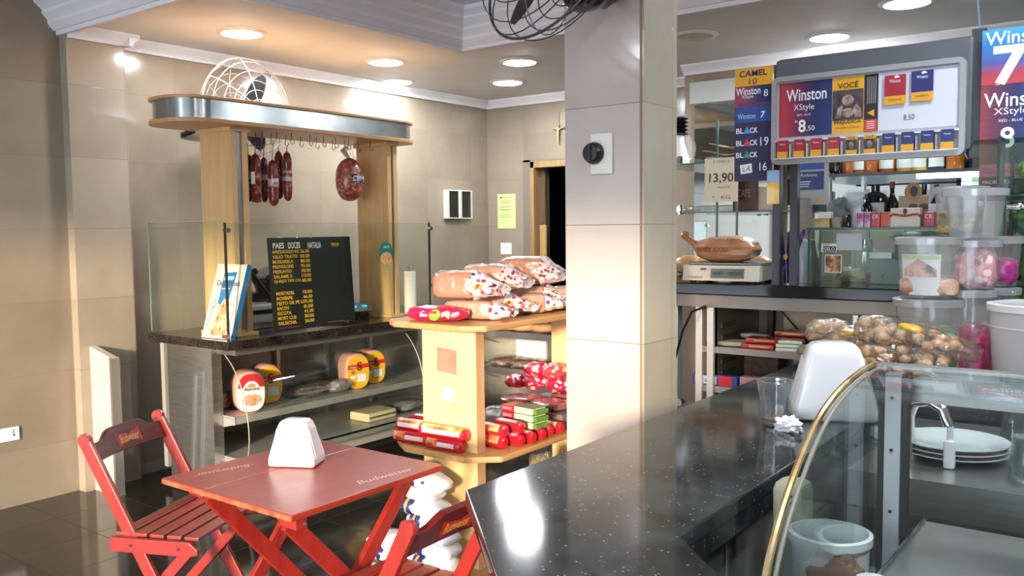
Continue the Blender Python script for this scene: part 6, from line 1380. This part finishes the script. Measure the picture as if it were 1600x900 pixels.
G().box((SX0+.02, 1.955, 1.225), (SX1, 1.962, 1.294)).build('steel_header', STEEL, t)
G().box((-.462, 1.90, .86), (-.430, 1.93, 1.29), .002).build('white_post', M('post_white', '#c9c9cf', .35), t)
G().box((-.474, 1.90, .86), (-.463, 1.935, 1.29)).box((-.429, 1.905, .86), (-.418, 1.935, 1.29)).build('dark_gasket', M('gasket', '#26282a', .5), t)
for z in (1.00, 1.13, 1.24): G().cyl((-.447, 1.897, z), (-.447, 1.9005, z), .0035, n=10).build('screw', M('dark_bolt', ''), t)
G().box((SX0, 1.262, .0), (SX1, 1.97, .85), .003).build('base_cabinet', STEEL2, t)
G().box((-.395, 1.45, .965), (SX1, 1.93, .985), .006).box((-.395, 1.45, .85), (-.38, 1.93, .965)).build('steel_tray', STEEL, t)
G().tube([(-.385, 1.46, .99), (-.385, 1.92, .99)], .003, 6).build('tray_bead', CHROME, t)
c = V((-.405, 1.50, .851)); c = V((-.415, 1.585, .851))
c = V((at(1297, 830, Z=1.0).x, at(1297, 830, Z=1.0).y, .851))
u = thing('white_tub', 'round white plastic tub with brown crumbs inside the showcase', 'tub', c)
G().lathe([(0, 0), (.068, 0), (.074, .145), (.071, .145), (.065, .004), (0, .004)], c, 40).build('tub_wall', M('tub_white', '#e9efee', .25, coat=.3), u)
G().lathe([(.074, .132), (.079, .133), (.079, .148), (.071, .150), (.071, .143)], c, 40, closed=True).build('rim', M('tub_white', ''), u)
G().blob(c+V((.01, -.01, .03)), (.05, .045, .03), 2.2, (22, 14), .25, 6, 3).build('brown_crumbs', M('brown_crumbs', '#7a5440', .8, col2='#94705a', scale=20), u)
G().blob(c+V((.035, -.064, .075)), (.055, .014, .050), 2.2, (22, 14), .3, 6, 4).build('brown_smear', M('brown_crumbs', ''), u)
u = thing('beige_canister', 'tall beige canister between the bar counter and the showcase', 'canister', (-.60, 1.78, 0)); G().box((-.645, 1.74, 0), (-.575, 1.82, 1.07), .02).build('body', M('canister_beige', '#a9a790', .5), u)
for z in (1.03, 1.045): G().cyl((-.60, 1.739, z), (-.60, 1.741, z), .003, n=8).build('rivet', DARK, u)
u = thing('white_cup', 'small white cup at the bottom edge inside the showcase', 'cup', (-.36, 1.50, .986)); G().lathe([(0, 0), (.018, 0), (.026, .03), (.023, .03), (.016, .003), (0, .003)], (-.372, 1.475, .986), 24).build('cup', WPLAST, u)
# sink counter behind the showcase
sz = .975
t = thing('sink_counter', 'stainless sink counter behind the showcase', 'sink', (.1, 2.6, 0))
G().box((-.64, 2.27, sz-.02), (1.1, 3.0, sz), .003).box((-.64, 2.268, sz-.09), (1.1, 2.274, sz-.0)).build('steel_top', STEEL, t); G().box((-.62, 2.32, 0), (1.1, 2.98, sz-.021)).build('cabinet', STEEL2, t)
u = thing('tap', 'chrome swan neck tap behind the white post of the showcase', 'tap', (-.47, 2.42, sz)); tx, ty = -.462, 2.45
G().tube([(tx-.07, ty, sz+.0), (tx-.07, ty, sz+.12), (tx-.055, ty-.01, sz+.155), (tx-.02, ty-.02, sz+.165), (tx+.015, ty-.03, sz+.15), (tx+.03, ty-.035, sz+.11)], .013, 12).build('spout', CHROME, u); G().cyl((tx-.07, ty, sz), (tx-.07, ty, sz+.02), .024).build('collar', CHROME, u)
G().box((tx+.02, ty-.05, sz+.0), (tx+.048, ty-.03, sz+.075), .008).cyl((tx+.034, ty-.035, sz+.07), (tx+.034, ty-.035, sz+.11), .008).build('filter', WPLAST, u)
PLT = M('plate_white', '#c5d2d2', .15, coat=.5)
pc = at(1490, 684, Z=sz+.05); 
for k, lab in enumerate(('white plate at the bottom of the stack on the sink counter', 'white plate in the middle of the stack on the sink counter', 'white plate on top of the stack on the sink counter')):
    c = V((pc.x, pc.y, sz+.001+.013*k)); o = G().lathe([(0, 0), (.07, 0), (.10, .012), (.135, .018), (.135, .021), (.10, .016), (.07, .006), (0, .006)], c, 44).build('plate', PLT, loc=c); tag(o, lab, 'plate', 'plates stacked on the sink counter')
TG = glassy('upturned_glass', '#e4eeee', .14, .07)
g0 = thing('upturned_glass', 'upturned clear glass on the sink counter, nearest the plates', 'glass', (-.26, 2.40, sz), group='upturned glasses on the sink counter')
G().lathe([(.034, 0), (.036, .002), (.028, .105), (.0, .108), (0, .098), (.026, .096), (.033, .002)], (-.26, 2.40, sz), 28).build('glass_body', TG, g0); G().lathe([(.0275, .1055), (.029, .107), (.027, .110), (.0, .110)], (-.26, 2.40, sz), 28).build('thick_foot', glassy('tumbler_rim', ''), g0)
k = 0
gl = ['second from the plates in the front row', 'third from the plates in the front row', 'first of the middle row', 'second of the middle row', 'third of the middle row', 'first of the back row', 'second of the back row', 'third of the back row', 'at the right end of the front row']
for (x, y) in ((-.17, 2.40), (-.08, 2.42), (-.24, 2.56), (-.15, 2.56), (-.06, 2.58), (-.26, 2.80), (-.18, 2.80), (-.34, 2.84), (.01, 2.41)):
    clone(g0, (x, y, sz), label='upturned clear glass on the sink counter, '+gl[k]); k += 1

# ================================================================== fans
def fan(label, ctr, axis, R, mount, wire, spin=0, blade=BLACK, rw=.0035):
    ctr = V(ctr); ax = V(axis).normalized(); t = thing('cage_fan', label, 'fan', mount)
    Q = ax.to_track_quat('Z', 'Y').to_matrix().to_4x4(); T = Matrix.Translation(ctr) @ Q
    g = G(); g.m = T; D = R*.42
    for k in range(1, 6):
        f = k/5.5; r = R*f; z = D*math.sqrt(max(0, 1-f*f*.92))
        for sg in (1, -1): g.tube([(r*math.cos(a*PI/20), r*math.sin(a*PI/20), sg*z) for a in range(40)], rw*.7, 6, True)
    g.tube([(R*math.cos(a*PI/24), R*math.sin(a*PI/24), 0) for a in range(48)], rw*1.6, 8, True)
    for a in range(8):
        an = a*PI/4+.2; g.tube([(R*math.sin(q)*math.cos(an), R*math.sin(q)*math.sin(an), D*math.cos(q)) for q in [PI*j/16 for j in range(17)]], rw*.8, 6)
    g.build('wire_cage', wire, t)
    g = G(); g.m = T; g.lathe([(0, .05), (.035, .045), (.045, .01), (.045, -.03), (0, -.03)], n=24); g.build('hub', blade, t)
    for k in range(3):
        a = spin+k*2*PI/3; g = G(); g.m = T @ Matrix.Rotation(a, 4, 'Z')
        def f(u, v):
            r = R*(.12+.72*u); w_ = R*.20*math.sin(PI*(.16+.80*u))**.6; x = (v-.5)*2*w_; return V((r, x, .22*x*(1-.3*u)))
        g.grid(f, 12, 6).solid(.004); g.build('blade', blade, t)
    g = G(); g.m = T; g.lathe([(0, -D-.12), (.05, -D-.115), (.085, -D-.07), (.09, -D-.02), (.07, -D+.03), (0, -D+.03)], n=32); g.build('motor', M('motor_black', '#1b1c20', .25, coat=.4), t)
    back = ctr-ax*(D+.09); m_ = V(mount)
    G().tube([back, (back+m_)/2+V((0, 0, -.03)), m_], .018, 10).build('arm', blade, t)
    return t, T
WB = M('cage_cream', '#aaa498', .4, .3); WD = M('cage_dark', '#4c4a4a', .35, .5)
t, T = fan('cream caged wall fan on the left wall behind the hook rack', at(384, 172, X=-5.0), (1, .02, -.03), .34, (-5.385, 3.45, 2.25), WB, 1.0)
t, T = fan('black caged wall fan fixed to the pillar, cut off by the top of the photo', at(862, -66, Y=2.36), (-.20, -.90, .38), .285, (-1.62, 2.778, 2.42), WD, 2.2, rw=.003)
